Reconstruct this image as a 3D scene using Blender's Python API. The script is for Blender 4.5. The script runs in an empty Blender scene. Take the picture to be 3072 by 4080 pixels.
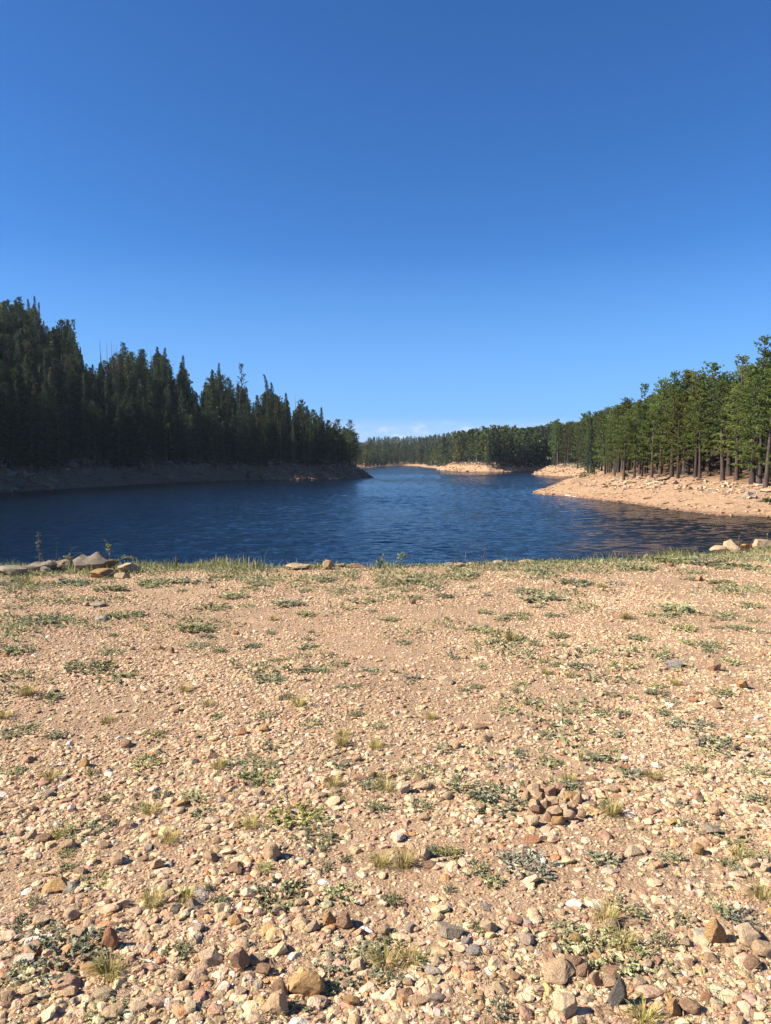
import bpy, bmesh, math, random
import numpy as np
from mathutils import Vector, Matrix, Euler

random.seed(7)
R = np.random.default_rng(11)
scene = bpy.context.scene
def coll(): return bpy.context.scene.collection
WATER_Z = -8.4
CAM_Z = 1.6
F = 2950.0            # focal length in photo pixels
HOR = 1830.0          # photo row of the true horizon
PITCH = math.atan((HOR - 2040.0) / F)   # negative: looking down

# ------------------------------------------------------------------ camera maths
def ray(px, py):
    a = math.atan((2040.0 - py) / F) + PITCH
    # rotate the camera-space ray about X
    cx, cy, cz = (px - 1536.0) / F, (2040.0 - py) / F, 1.0
    c, s = math.cos(PITCH), math.sin(PITCH)
    return np.array([cx, cz * c - cy * s, cz * s + cy * c])

def on_plane(px, py, z=0.0):
    d = ray(px, py)
    t = (z - CAM_Z) / d[2]
    return np.array([d[0] * t, d[1] * t, z])

def proj(x, y, z):
    c, s = math.cos(PITCH), math.sin(PITCH)
    zz = z - CAM_Z
    depth = y * c + zz * s
    up = -y * s + zz * c
    return 1536.0 + F * x / depth, 2040.0 - F * up / depth, depth

# ------------------------------------------------------------------ noise
def _hash(ix, iy, seed):
    h = (ix.astype(np.int64) * 374761393 + iy.astype(np.int64) * 668265263 + seed * 982451653) & 0x7fffffff
    h = ((h ^ (h >> 13)) * 1274126177) & 0x7fffffff
    return ((h ^ (h >> 16)) & 0xffff) / 65535.0

def vnoise(x, y, seed=0):
    x = np.asarray(x, float); y = np.asarray(y, float)
    ix, iy = np.floor(x), np.floor(y)
    fx, fy = x - ix, y - iy
    fx = fx * fx * (3 - 2 * fx); fy = fy * fy * (3 - 2 * fy)
    a = _hash(ix, iy, seed); b = _hash(ix + 1, iy, seed)
    c = _hash(ix, iy + 1, seed); d = _hash(ix + 1, iy + 1, seed)
    return (a * (1 - fx) + b * fx) * (1 - fy) + (c * (1 - fx) + d * fx) * fy - 0.5

def fbm(x, y, seed=0, n=4):
    v = 0; a = 1.0
    for k in range(n):
        v = v + a * vnoise(np.asarray(x) * 2 ** k, np.asarray(y) * 2 ** k, seed + k)
        a *= 0.5
    return v

# ------------------------------------------------------------------ land outlines (plan view, metres)
def W(px, py):
    p = on_plane(px, py, WATER_Z); return (p[0], p[1])

POLY_A = [(-90, 18), (-118, 80), (-124, 150), W(0, 1964), W(350, 1944), W(700, 1921.5), W(964, 1914), W(1200, 1911.5), W(1343, 1909), W(1440, 1907),
          W(1487, 1904), (-9, 425), (-24, 470), (-60, 540), (-120, 590), (-900, 620), (-900, 18)]
POLY_C = [(-900, 640), (-150, 660), (-60, 740), W(1493, 1865), (-26, 930), W(1546, 1859.5), W(1600, 1855.5), W(1660, 1856.5), W(1685, 1862), W(1738, 1866),
          W(1742, 1873), W(1832, 1879), W(1945, 1881), W(2040, 1880), W(2124, 1878), W(2160, 1874.5), (152, 628), (140, 560), W(2135, 1885), W(2118, 1891), W(2200, 1897),
          W(2290, 1901), (104, 395), (84, 352), (66, 290), (51, 244), W(2118, 1966), W(2180, 1973), W(2263, 1980), W(2462, 2001), W(2683, 2033), W(2858, 2053),
          W(3072, 2061), (82, 114), (98, 85), (106, 50), (98, 18), (900, 18), (900, 2000), (-900, 2000)]

def sdf(poly, x, y):
    """positive inside"""
    x = np.asarray(x, float).ravel(); y = np.asarray(y, float).ravel()
    best = np.full(x.shape, 1e18); inside = np.zeros(x.shape, bool)
    n = len(poly)
    for i in range(n):
        ax, ay = poly[i]; bx, by = poly[(i + 1) % n]
        dx, dy = bx - ax, by - ay
        t = np.clip(((x - ax) * dx + (y - ay) * dy) / (dx * dx + dy * dy), 0, 1)
        best = np.minimum(best, (x - ax - t * dx) ** 2 + (y - ay - t * dy) ** 2)
        c = (ay > y) != (by > y)
        xi = ax + (y - ay) / (dy if dy else 1e-9) * dx
        inside ^= c & (x < xi)
    d = np.sqrt(best)
    return np.where(inside, d, -d)

def smoothstep(a, b, v):
    t = np.clip((v - a) / (b - a), 0, 1); return t * t * (3 - 2 * t)

RIDGE = np.array([(-600, 1150), (0, 1200), (150, 1215), (300, 1340), (450, 1420), (650, 1430), (760, 1500), (900, 1520), (1000, 1560), (1150, 1610), (1300, 1690), (1450, 1760), (1600, 1800)], float)
def hills_z(x, y):
    x = np.asarray(x, float); y = np.asarray(y, float); sh = x.shape
    x = x.ravel(); y = y.ravel()
    wob = 1.6 * fbm(x / 9, y / 9, 3, 3)
    da = sdf(POLY_A, x, y); dc = sdf(POLY_C, x, y)
    far = smoothstep(330, 430, y); vfar = smoothstep(760, 900, y)
    ws = 0.35 + 0.65 * far
    da = da + wob * 0.9; dc = dc + wob * ws * (1 - vfar)
    # left hill: steep shore, steep wooded slope
    d = np.maximum(da, 0)
    ha = 0.66 * np.minimum(d, 11) + 0.67 * np.clip(d - 11, 0, 95) + 0.08 * np.clip(d - 106, 0, 200)
    # right shore / peninsulas / far hills
    d = np.maximum(dc, 0)
    near = 0.265 * np.minimum(d, 18) + 0.20 * np.clip(d - 18, 0, 75)
    pen = 0.46 * np.minimum(d, 14) + 0.22 * np.clip(d - 14, 0, 70)
    fr = 0.12 * np.minimum(d, 20) + 0.17 * np.clip(d - 20, 0, 240)
    px = 1536 + F * x / np.maximum(y, 1); yy = np.interp(px, RIDGE[:, 0], RIDGE[:, 1])
    lim = CAM_Z + y * (HOR - yy) / F - 19 - WATER_Z
    ha = np.where(y > 150, np.minimum(ha, np.maximum(lim, np.minimum(ha, 8.5))), ha)
    hc = near * (1 - far) + far * (pen * (1 - vfar) + fr * vfar)
    h = np.maximum(ha, hc)
    under = np.maximum(da, dc)
    rough = smoothstep(0, 6, under)
    h = h + rough * (np.where(da > 0, 1.3, 0.5) * fbm(x / 5, y / 5, 9, 4) + 3.0 * smoothstep(20, 80, under) * vnoise(x / 34, y / 34, 5))
    h = np.where(under < 0, np.maximum(under * 0.4, -5), h)
    return (h + WATER_Z).reshape(sh)

def hz(x, y): return float(hills_z(np.array([x]), np.array([y]))[0])

def hit(px, py, dmin=90.0, dmax=1500.0):
    d = ray(px, py); d = d / d[1]
    t = np.arange(dmin, dmax, 0.5)
    z = hills_z(d[0] * t, t); zr = CAM_Z + d[2] * t
    k = np.nonzero((zr <= z) & (z > WATER_Z - 0.05))[0]
    if len(k) == 0: return None
    T = t[k[0]]
    return (d[0] * T, T, float(z[k[0]]))

# near terrace
_edge_px = [(-1200, 2262), (0, 2258), (600, 2250), (1100, 2246), (1600, 2243), (2000, 2232), (2300, 2222), (2600, 2212), (2850, 2196), (3072, 2178), (4200, 2176)]
_edge = [on_plane(px, py + 4) for px, py in _edge_px]
_ex = np.array([p[0] for p in _edge]); _ey = np.array([p[1] for p in _edge])
def yedge(x): return np.interp(x, _ex, _ey) + 0.4 * vnoise(np.asarray(x) / 0.9, np.asarray(x) * 0 + 3.3, 21)

def ground_z(x, y):
    x = np.asarray(x, float); y = np.asarray(y, float)
    z = 0.05 * fbm(x / 1.7, y / 1.7, 31, 3) + 0.018 * vnoise(x / 0.22, y / 0.22, 35)
    e = y - yedge(x)
    drop = np.where(e > 0, -0.55 * e - 0.02, 0) + np.where(e > -0.5, -0.04 * np.clip((e + 0.5) / 0.5, 0, 1) ** 2, 0)
    z = z + drop + np.where(e > 0.3, 0.35 * fbm(x / 0.8, y / 0.8, 41, 3) * np.clip((e - 0.3) / 2, 0, 1), 0)
    return np.maximum(z, -12.0)

def gz(x, y): return float(ground_z(np.array([x]), np.array([y]))[0])

def on_ground(px, py):
    p = on_plane(px, py, 0.0)
    for _ in range(3):
        p = on_plane(px, py, gz(p[0], min(p[1], float(yedge(p[0])))))
    p[2] = gz(p[0], p[1]); return p

# ------------------------------------------------------------------ mesh helpers
def make_mesh(name, V, T=None, Q=None, mat=None, col=None, smooth=False):
    me = bpy.data.meshes.new(name)
    V = np.ascontiguousarray(V, np.float32)
    nt = 0 if T is None else len(T); nq = 0 if Q is None else len(Q)
    me.vertices.add(len(V)); me.vertices.foreach_set('co', V.ravel())
    li = []
    if nt: li.append(np.asarray(T, np.int32).ravel())
    if nq: li.append(np.asarray(Q, np.int32).ravel())
    li = np.concatenate(li)
    me.loops.add(len(li)); me.loops.foreach_set('vertex_index', li)
    me.polygons.add(nt + nq)
    st = np.concatenate([np.arange(nt) * 3, nt * 3 + np.arange(nq) * 4]).astype(np.int32)
    me.polygons.foreach_set('loop_start', st)
    if smooth: me.polygons.foreach_set('use_smooth', np.ones(nt + nq, bool))
    else: me.polygons.foreach_set('use_smooth', np.zeros(nt + nq, bool))
    me.update(calc_edges=True); me.validate()
    if col is not None:
        a = me.color_attributes.new('col', 'FLOAT_COLOR', 'POINT')
        c = np.ones((len(V), 4), np.float32); c[:, :3] = col
        a.data.foreach_set('color', c.ravel())
    if mat: me.materials.append(mat)
    return me

class Geo:
    def __init__(s): s.v = []; s.t = []; s.q = []; s.c = []; s.n = 0
    def add(s, V, T=None, Q=None, col=(1, 1, 1)):
        V = np.asarray(V, float)
        if T is not None and len(T): s.t.append(np.asarray(T) + s.n)
        if Q is not None and len(Q): s.q.append(np.asarray(Q) + s.n)
        s.v.append(V); c = np.asarray(col, float)
        s.c.append(np.broadcast_to(c, (len(V), 3)) if c.ndim == 1 else c); s.n += len(V)
    def mesh(s, name, mat, smooth=False):
        return make_mesh(name, np.concatenate(s.v), np.concatenate(s.t) if s.t else None, np.concatenate(s.q) if s.q else None, mat, np.concatenate(s.c), smooth)

def tube(g, pts, rad, k=6, col=(1, 1, 1)):
    pts = np.asarray(pts, float); n = len(pts)
    rad = np.broadcast_to(np.asarray(rad, float), (n,))
    V = []
    for i in range(n):
        d = pts[min(i + 1, n - 1)] - pts[max(i - 1, 0)]
        d = d / (np.linalg.norm(d) + 1e-9)
        a = np.cross(d, [0.31, 0.95, 0.05]); a /= np.linalg.norm(a) + 1e-9
        b = np.cross(d, a)
        th = np.arange(k) * 2 * math.pi / k
        V.append(pts[i] + rad[i] * (np.cos(th)[:, None] * a + np.sin(th)[:, None] * b))
    V.append(pts[-1:]); V.append(pts[:1])
    Q = [(i * k + j, i * k + (j + 1) % k, (i + 1) * k + (j + 1) % k, (i + 1) * k + j) for i in range(n - 1) for j in range(k)]
    T = [((n - 1) * k + j, (n - 1) * k + (j + 1) % k, n * k) for j in range(k)] + [((j + 1) % k, j, n * k + 1) for j in range(k)]
    g.add(np.concatenate(V), T, Q, col)

def unit(v): return v / (np.linalg.norm(v, axis=-1, keepdims=True) + 1e-9)

def blades(g, rng, C, D, length, width, n, spread, cols, cj=0.12):
    """n needle sprays (one triangle each) round each centre C, leaning towards D"""
    m = len(C)
    C = np.repeat(C, n, 0); D = np.repeat(D, n, 0); cols = np.repeat(cols, n, 0)
    d = unit(D + spread * rng.normal(size=(m * n, 3)))
    p = unit(np.cross(d, rng.normal(size=(m * n, 3))))
    L = np.asarray(length); L = (np.repeat(L, n) if L.ndim else L) * rng.uniform(0.6, 1.2, m * n)
    w = width * rng.uniform(0.7, 1.3, m * n)
    o = C - d * (L * 0.25)[:, None]
    a = o - p * (w * 0.3)[:, None]; b = o + p * (w * 0.3)[:, None]
    mid1 = o + d * (L * 0.6)[:, None] + p * (w * 0.5)[:, None]; mid0 = o + d * (L * 0.6)[:, None] - p * (w * 0.5)[:, None]
    tip = o + d * L[:, None]
    V = np.stack([a, b, mid1, tip, mid0], 1).reshape(-1, 3)
    k = np.arange(m * n) * 5
    cc = cols * (1 + cj * rng.normal(size=(m * n, 1)))
    g.add(V, np.stack([k + 2, k + 3, k + 4], 1), np.stack([k, k + 1, k + 2, k + 4], 1), np.repeat(np.clip(cc, 0.01, 1), 5, 0))

_ico = {}
def ico(sub):
    if sub not in _ico:
        bm = bmesh.new(); bmesh.ops.create_icosphere(bm, subdivisions=sub, radius=1.0)
        bm.verts.ensure_lookup_table()
        _ico[sub] = (np.array([v.co[:] for v in bm.verts]), np.array([[v.index for v in f.verts] for f in bm.faces]))
        bm.free()
    return _ico[sub]

def stone_verts(rng, sub, dims=(1, .8, .55), cuts=9, round_=0.75, rough=0.04, peak=0):
    V, T = ico(sub); V = V.copy()
    for _ in range(cuts):
        n = unit(rng.normal(size=3)); c = rng.uniform(round_ - 0.2, round_ + 0.16)
        V -= n * np.maximum(0, V @ n - c)[:, None]
    if rough:
        V = V * (1 + rough * (vnoise(V[:, 0] * 3 + V[:, 2] * 2, V[:, 1] * 3, int(rng.integers(1e6)))[:, None] * 2
                              + vnoise(V[:, 0] * 8 - V[:, 1] * 3, V[:, 2] * 8, int(rng.integers(1e6)))[:, None]))
    V[:, :2] *= (1 - peak * np.clip(V[:, 2:3], -0.3, 1))
    return V * np.array(dims), T

# ------------------------------------------------------------------ materials
def new_mat(name):
    m = bpy.data.materials.new(name); m.use_nodes = True
    nt = m.node_tree; nt.nodes.clear()
    return m, nt
def N(nt, t, **kw):
    n = nt.nodes.new(t)
    for k, v in kw.items():
        if k in n.inputs.keys() if hasattr(n.inputs, 'keys') else False: n.inputs[k].default_value = v
        else: setattr(n, k, v)
    return n
def L(nt, a, b): nt.links.new(a, b)
def noise(nt, vec, scale, detail=4, rough=0.6):
    n = nt.nodes.new('ShaderNodeTexNoise'); n.inputs['Scale'].default_value = scale
    n.inputs['Detail'].default_value = detail; n.inputs['Roughness'].default_value = rough
    if vec is not None: L(nt, vec, n.inputs['Vector'])
    return n
def ramp(nt, fac, stops):
    r = nt.nodes.new('ShaderNodeValToRGB'); e = r.color_ramp.elements
    while len(e) < len(stops): e.new(0.5)
    for el, (p, c) in zip(e, stops): el.position = p; el.color = (*c, 1)
    L(nt, fac, r.inputs['Fac']); return r
def mixc(nt, kind, fac, a, b):
    m = nt.nodes.new('ShaderNodeMix'); m.data_type = 'RGBA'; m.blend_type = kind
    if isinstance(fac, float): m.inputs[0].default_value = fac
    else: L(nt, fac, m.inputs[0])
    for s, i in ((a, 6), (b, 7)):
        if isinstance(s, tuple): m.inputs[i].default_value = (*s, 1)
        else: L(nt, s, m.inputs[i])
    return m.outputs[2]
def finish(nt, color, rough=0.9, bump=None, dist=0.02, strength=1.0, spec=0.2):
    b = nt.nodes.new('ShaderNodeBsdfPrincipled'); o = nt.nodes.new('ShaderNodeOutputMaterial')
    if isinstance(color, tuple): b.inputs['Base Color'].default_value = (*color, 1)
    else: L(nt, color, b.inputs['Base Color'])
    b.inputs['Roughness'].default_value = rough; b.inputs['Specular IOR Level'].default_value = spec
    if bump is not None:
        n = nt.nodes.new('ShaderNodeBump'); n.inputs['Distance'].default_value = dist; n.inputs['Strength'].default_value = strength
        L(nt, bump, n.inputs['Height']); L(nt, n.outputs[0], b.inputs['Normal'])
    L(nt, b.outputs[0], o.inputs['Surface']); return b

def mat_ground():
    m, nt = new_mat('gravelly_dirt')
    co = nt.nodes.new('ShaderNodeTexCoord').outputs['Object']
    big = noise(nt, co, 1.1, 5, .7); mid = noise(nt, co, 7, 5); fine = noise(nt, co, 90, 4)
    c1 = ramp(nt, big.outputs[0], [(0.35, (.24, .155, .093)), (0.5, (.315, .205, .125)), (0.65, (.36, .235, .145))])
    vor = nt.nodes.new('ShaderNodeTexVoronoi'); vor.inputs['Scale'].default_value = 95; L(nt, co, vor.inputs['Vector'])
    peb = mixc(nt, 'MIX', 0.45, c1.outputs[0], ramp(nt, vor.outputs['Color'], [(0.1, (.16, .105, .06)), (0.45, (.28, .185, .11)), (0.75, (.40, .28, .17)), (1.0, (.51, .385, .25))]).outputs[0])
    c = mixc(nt, 'OVERLAY', 0.5, peb, ramp(nt, mid.outputs[0], [(0.3, (.35, .35, .35)), (0.7, (.62, .62, .62))]).outputs[0])
    h = nt.nodes.new('ShaderNodeMath'); h.operation = 'MULTIPLY_ADD'
    L(nt, vor.outputs['Distance'], h.inputs[0]); h.inputs[1].default_value = -0.35; L(nt, fine.outputs[0], h.inputs[2])
    finish(nt, c, 0.95, h.outputs[0], 0.012, 0.7); return m

def mat_hills():
    m, nt = new_mat('shore_soil')
    co = nt.nodes.new('ShaderNodeTexCoord').outputs['Object']
    at = nt.nodes.new('ShaderNodeAttribute'); at.attribute_name = 'col'
    n1 = noise(nt, co, 0.25, 6, 0.65); n2 = noise(nt, co, 2.2, 6, 0.7)
    st = nt.nodes.new('ShaderNodeMapping'); st.inputs['Scale'].default_value = (0.9, 0.9, 4.5); st.inputs['Rotation'].default_value = (0.12, 0.1, 0.5); L(nt, co, st.inputs['Vector'])
    n3 = noise(nt, st.outputs[0], 0.9, 6, 0.75)
    c = mixc(nt, 'OVERLAY', 0.7, at.outputs['Color'], ramp(nt, n2.outputs[0], [(0.3, (.30, .30, .30)), (0.7, (.68, .68, .68))]).outputs[0])
    c = mixc(nt, 'OVERLAY', 0.5, c, ramp(nt, n3.outputs[0], [(0.38, (.25, .25, .27)), (0.6, (.62, .6, .58))]).outputs[0])
    s = nt.nodes.new('ShaderNodeMath'); s.operation = 'ADD'; L(nt, n2.outputs[0], s.inputs[0]); L(nt, n3.outputs[0], s.inputs[1])
    finish(nt, c, 0.95, s.outputs[0], 0.6, 0.8); return m

def mat_stone(attr):
    m, nt = new_mat('stone_' + attr)
    co = nt.nodes.new('ShaderNodeTexCoord').outputs['Object']
    if attr == 'object': base = nt.nodes.new('ShaderNodeObjectInfo').outputs['Color']
    else:
        a = nt.nodes.new('ShaderNodeAttribute'); a.attribute_name = 'col'; base = a.outputs['Color']
    n1 = noise(nt, co, 9 if attr == 'object' else 30, 5, 0.65); n2 = noise(nt, co, 70, 4, 0.7)
    c = mixc(nt, 'OVERLAY', 0.75, base, ramp(nt, n1.outputs[0], [(0.3, (.30, .29, .28)), (0.5, (.5, .5, .5)), (0.72, (.68, .67, .64))]).outputs[0])
    c = mixc(nt, 'OVERLAY', 0.45, c, ramp(nt, n2.outputs[0], [(0.35, (.32, .32, .32)), (0.65, (.66, .66, .66))]).outputs[0])
    s = nt.nodes.new('ShaderNodeMath'); s.operation = 'MULTIPLY_ADD'; L(nt, n2.outputs[0], s.inputs[0]); s.inputs[1].default_value = 0.3; L(nt, n1.outputs[0], s.inputs[2])
    finish(nt, c, 0.85, s.outputs[0], 0.02, 0.8); return m

def mat_leaf(name, trans=0.25, obj_tint=True, rough=0.6):
    m, nt = new_mat(name)
    a = nt.nodes.new('ShaderNodeAttribute'); a.attribute_name = 'col'; c = a.outputs['Color']
    if obj_tint: c = mixc(nt, 'MULTIPLY', 1.0, c, nt.nodes.new('ShaderNodeObjectInfo').outputs['Color'])
    b = nt.nodes.new('ShaderNodeBsdfPrincipled'); b.inputs['Roughness'].default_value = rough; b.inputs['Specular IOR Level'].default_value = 0.25
    t = nt.nodes.new('ShaderNodeBsdfTranslucent'); mx = nt.nodes.new('ShaderNodeMixShader'); mx.inputs[0].default_value = trans
    L(nt, c, b.inputs['Base Color']); L(nt, c, t.inputs['Color'])
    L(nt, b.outputs[0], mx.inputs[1]); L(nt, t.outputs[0], mx.inputs[2])
    o = nt.nodes.new('ShaderNodeOutputMaterial'); L(nt, mx.outputs[0], o.inputs['Surface']); return m

def mat_bark(name, scale=3.0):
    m, nt = new_mat(name)
    co = nt.nodes.new('ShaderNodeTexCoord').outputs['Object']
    a = nt.nodes.new('ShaderNodeAttribute'); a.attribute_name = 'col'
    mp = nt.nodes.new('ShaderNodeMapping'); mp.inputs['Scale'].default_value = (1, 1, 0.25); L(nt, co, mp.inputs['Vector'])
    n1 = noise(nt, mp.outputs[0], scale, 5, 0.7)
    c = mixc(nt, 'MULTIPLY', 1.0, a.outputs['Color'], nt.nodes.new('ShaderNodeObjectInfo').outputs['Color'])
    c = mixc(nt, 'OVERLAY', 0.8, c, ramp(nt, n1.outputs[0], [(0.35, (.25, .25, .25)), (0.65, (.66, .66, .66))]).outputs[0])
    finish(nt, c, 0.9, n1.outputs[0], 0.05, 0.8); return m

def mat_water():
    m, nt = new_mat('lake_water')
    co = nt.nodes.new('ShaderNodeTexCoord').outputs['Object']
    mp = nt.nodes.new('ShaderNodeMapping'); mp.inputs['Scale'].default_value = (0.75, 1.0, 1); mp.inputs['Rotation'].default_value = (0, 0, 0.25); L(nt, co, mp.inputs['Vector'])
    n1 = noise(nt, mp.outputs[0], 0.95, 3, 0.6); n2 = noise(nt, mp.outputs[0], 3.2, 3, 0.6); n3 = noise(nt, co, 0.02, 3, 0.5)
    s = nt.nodes.new('ShaderNodeMath'); s.operation = 'MULTIPLY_ADD'; L(nt, n2.outputs[0], s.inputs[0]); s.inputs[1].default_value = 0.30; L(nt, n1.outputs[0], s.inputs[2])
    b = finish(nt, (.0014, .0050, .0100), 0.08, s.outputs[0], 1.0, 1.0, 0.5)
    b.inputs['IOR'].default_value = 1.333
    bm = [n for n in nt.nodes if n.type == 'BUMP'][0]
    r = nt.nodes.new('ShaderNodeMapRange'); r.inputs[1].default_value = 0.3; r.inputs[2].default_value = 0.7; r.inputs[3].default_value = 0.20; r.inputs[4].default_value = 0.42
    L(nt, n3.outputs[0], r.inputs[0]); L(nt, r.outputs[0], bm.inputs['Distance'])
    return m

M_GROUND = mat_ground(); M_HILL = mat_hills(); M_STONE = mat_stone('object'); M_GRAVEL = mat_stone('attribute')
M_NEEDLE = mat_leaf('pine_needles', 0.4); M_LEAF = mat_leaf('weed_leaves', 0.3); M_GRASS = mat_leaf('grass_blades', 0.35)
M_BARK = mat_bark('bark'); M_DEAD = mat_bark('dead_wood', 8.0); M_WATER = mat_water()

# ------------------------------------------------------------------ object helpers
def tag(o, label=None, cat=None, group=None, kind=None):
    if label: o['label'] = label
    if cat: o['category'] = cat
    if group: o['group'] = group
    if kind: o['kind'] = kind
    return o
def link(name, me, parent=None, loc=(0, 0, 0), rot=(0, 0, 0), sc=1.0, color=None):
    o = bpy.data.objects.new(name, me); coll().objects.link(o)
    o.location = loc; o.rotation_euler = rot
    o.scale = (sc, sc, sc) if not hasattr(sc, '__len__') else sc
    if parent: o.parent = parent
    if color is not None: o.color = (*color, 1)
    return o
def empty(name, loc, rot=(0, 0, 0), sc=1.0): return link(name, None, None, loc, rot, sc)

# ------------------------------------------------------------------ setting
def nonuni(segs):
    out = []
    for a, b, s in segs:
        n = max(1, int(round(abs(b - a) / s))); out += list(np.linspace(a, b, n, endpoint=False))
    out.append(segs[-1][1]); return np.array(out)
def sheet(name, xs, ys, zf, mat, colf=None, smooth=True):
    X, Y = np.meshgrid(xs, ys); Z = zf(X, Y)
    V = np.stack([X.ravel(), Y.ravel(), Z.ravel()], 1)
    nx, ny = len(xs), len(ys)
    i = (np.arange(ny - 1)[:, None] * nx + np.arange(nx - 1)[None]).ravel()
    Q = np.stack([i, i + 1, i + nx + 1, i + nx], 1)
    me = make_mesh(name, V, None, Q, mat, None if colf is None else colf(X.ravel(), Y.ravel(), Z.ravel()), smooth)
    return link(name, me)

g = sheet('ground', nonuni([(-160, -30, 6), (-30, -9, .6), (-9, 10.5, .05), (10.5, 30, .6), (30, 160, 6)]),
          nonuni([(-120, -10, 5), (-10, 1, .5), (1, 14.6, .05), (14.6, 36, .35)]), ground_z, M_GROUND)
tag(g, kind='structure')

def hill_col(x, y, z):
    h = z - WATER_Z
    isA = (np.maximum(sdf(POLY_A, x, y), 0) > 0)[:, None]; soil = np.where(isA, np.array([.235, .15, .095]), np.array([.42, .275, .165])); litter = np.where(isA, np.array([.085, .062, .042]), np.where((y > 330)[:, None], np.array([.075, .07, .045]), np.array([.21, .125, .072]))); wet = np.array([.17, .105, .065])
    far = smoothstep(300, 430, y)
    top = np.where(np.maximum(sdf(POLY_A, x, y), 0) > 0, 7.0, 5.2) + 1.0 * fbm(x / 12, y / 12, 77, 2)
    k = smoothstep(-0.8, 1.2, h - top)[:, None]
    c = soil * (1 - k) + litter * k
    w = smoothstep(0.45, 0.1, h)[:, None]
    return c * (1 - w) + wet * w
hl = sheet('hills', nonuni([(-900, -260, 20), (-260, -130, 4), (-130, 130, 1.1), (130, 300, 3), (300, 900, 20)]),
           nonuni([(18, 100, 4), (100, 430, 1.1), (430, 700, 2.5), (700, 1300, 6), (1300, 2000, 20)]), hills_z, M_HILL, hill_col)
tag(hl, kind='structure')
def waves(x, y):
    c, s_ = math.cos(.22), math.sin(.22)
    u, v = c * x + s_ * y, -s_ * x + c * y
    amp = .75 + .7 * vnoise(x / 26, y / 45, 201) + .3 * vnoise(x / 7, y / 12, 202)
    z = .19 * vnoise(u / 1.7, v / .85, 203) + .10 * vnoise(u / 3.1 + 9, v / 1.5, 204) + .05 * vnoise(u / 8, v / 4.4, 205) + .09 * vnoise(u / 1.0, v / .62, 206)
    amp = amp * (.32 + .68 * smoothstep(-75, -5, x + .12 * (y - 200)))
    return WATER_Z + amp * z
_sheet_water = 1
wx = np.concatenate([nonuni([(-320, -120, 12), (-120, 95, .62), (95, 400, 12)])])
wy = nonuni([(15, 60, 3), (60, 130, .30), (130, 200, .45), (200, 300, .8), (300, 480, 1.6), (480, 800, 3.5), (800, 1500, 14)])
wv = np.array([[-900, 15, WATER_Z], [900, 15, WATER_Z], [900, 1995, WATER_Z], [-900, 1995, WATER_Z]])
tag(sheet('water', wx, wy, waves, M_WATER), kind='structure')

# ------------------------------------------------------------------ stones and gravel
PAL = {'cream': (0.601, 0.446, 0.279), 'tan': (0.484, 0.332, 0.194), 'pinkish': (0.446, 0.272, 0.172), 'ochre': (0.455, 0.276, 0.120), 'brown': (0.329, 0.202, 0.120),
       'grey': (0.329, 0.262, 0.189), 'white': (0.639, 0.552, 0.429), 'rusty': (0.397, 0.194, 0.099), 'charcoal': (0.135, 0.120, 0.103), 'lichen': (0.319, 0.262, 0.189), 'buff': (0.532, 0.386, 0.237), 'bluish grey': (0.319, 0.280, 0.237)}
PALN = ['cream', 'tan', 'pinkish', 'ochre', 'brown', 'grey', 'white', 'rusty', 'buff']
PALW = np.array([.20, .28, .10, .05, .10, .05, .02, .02, .18])

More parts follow.
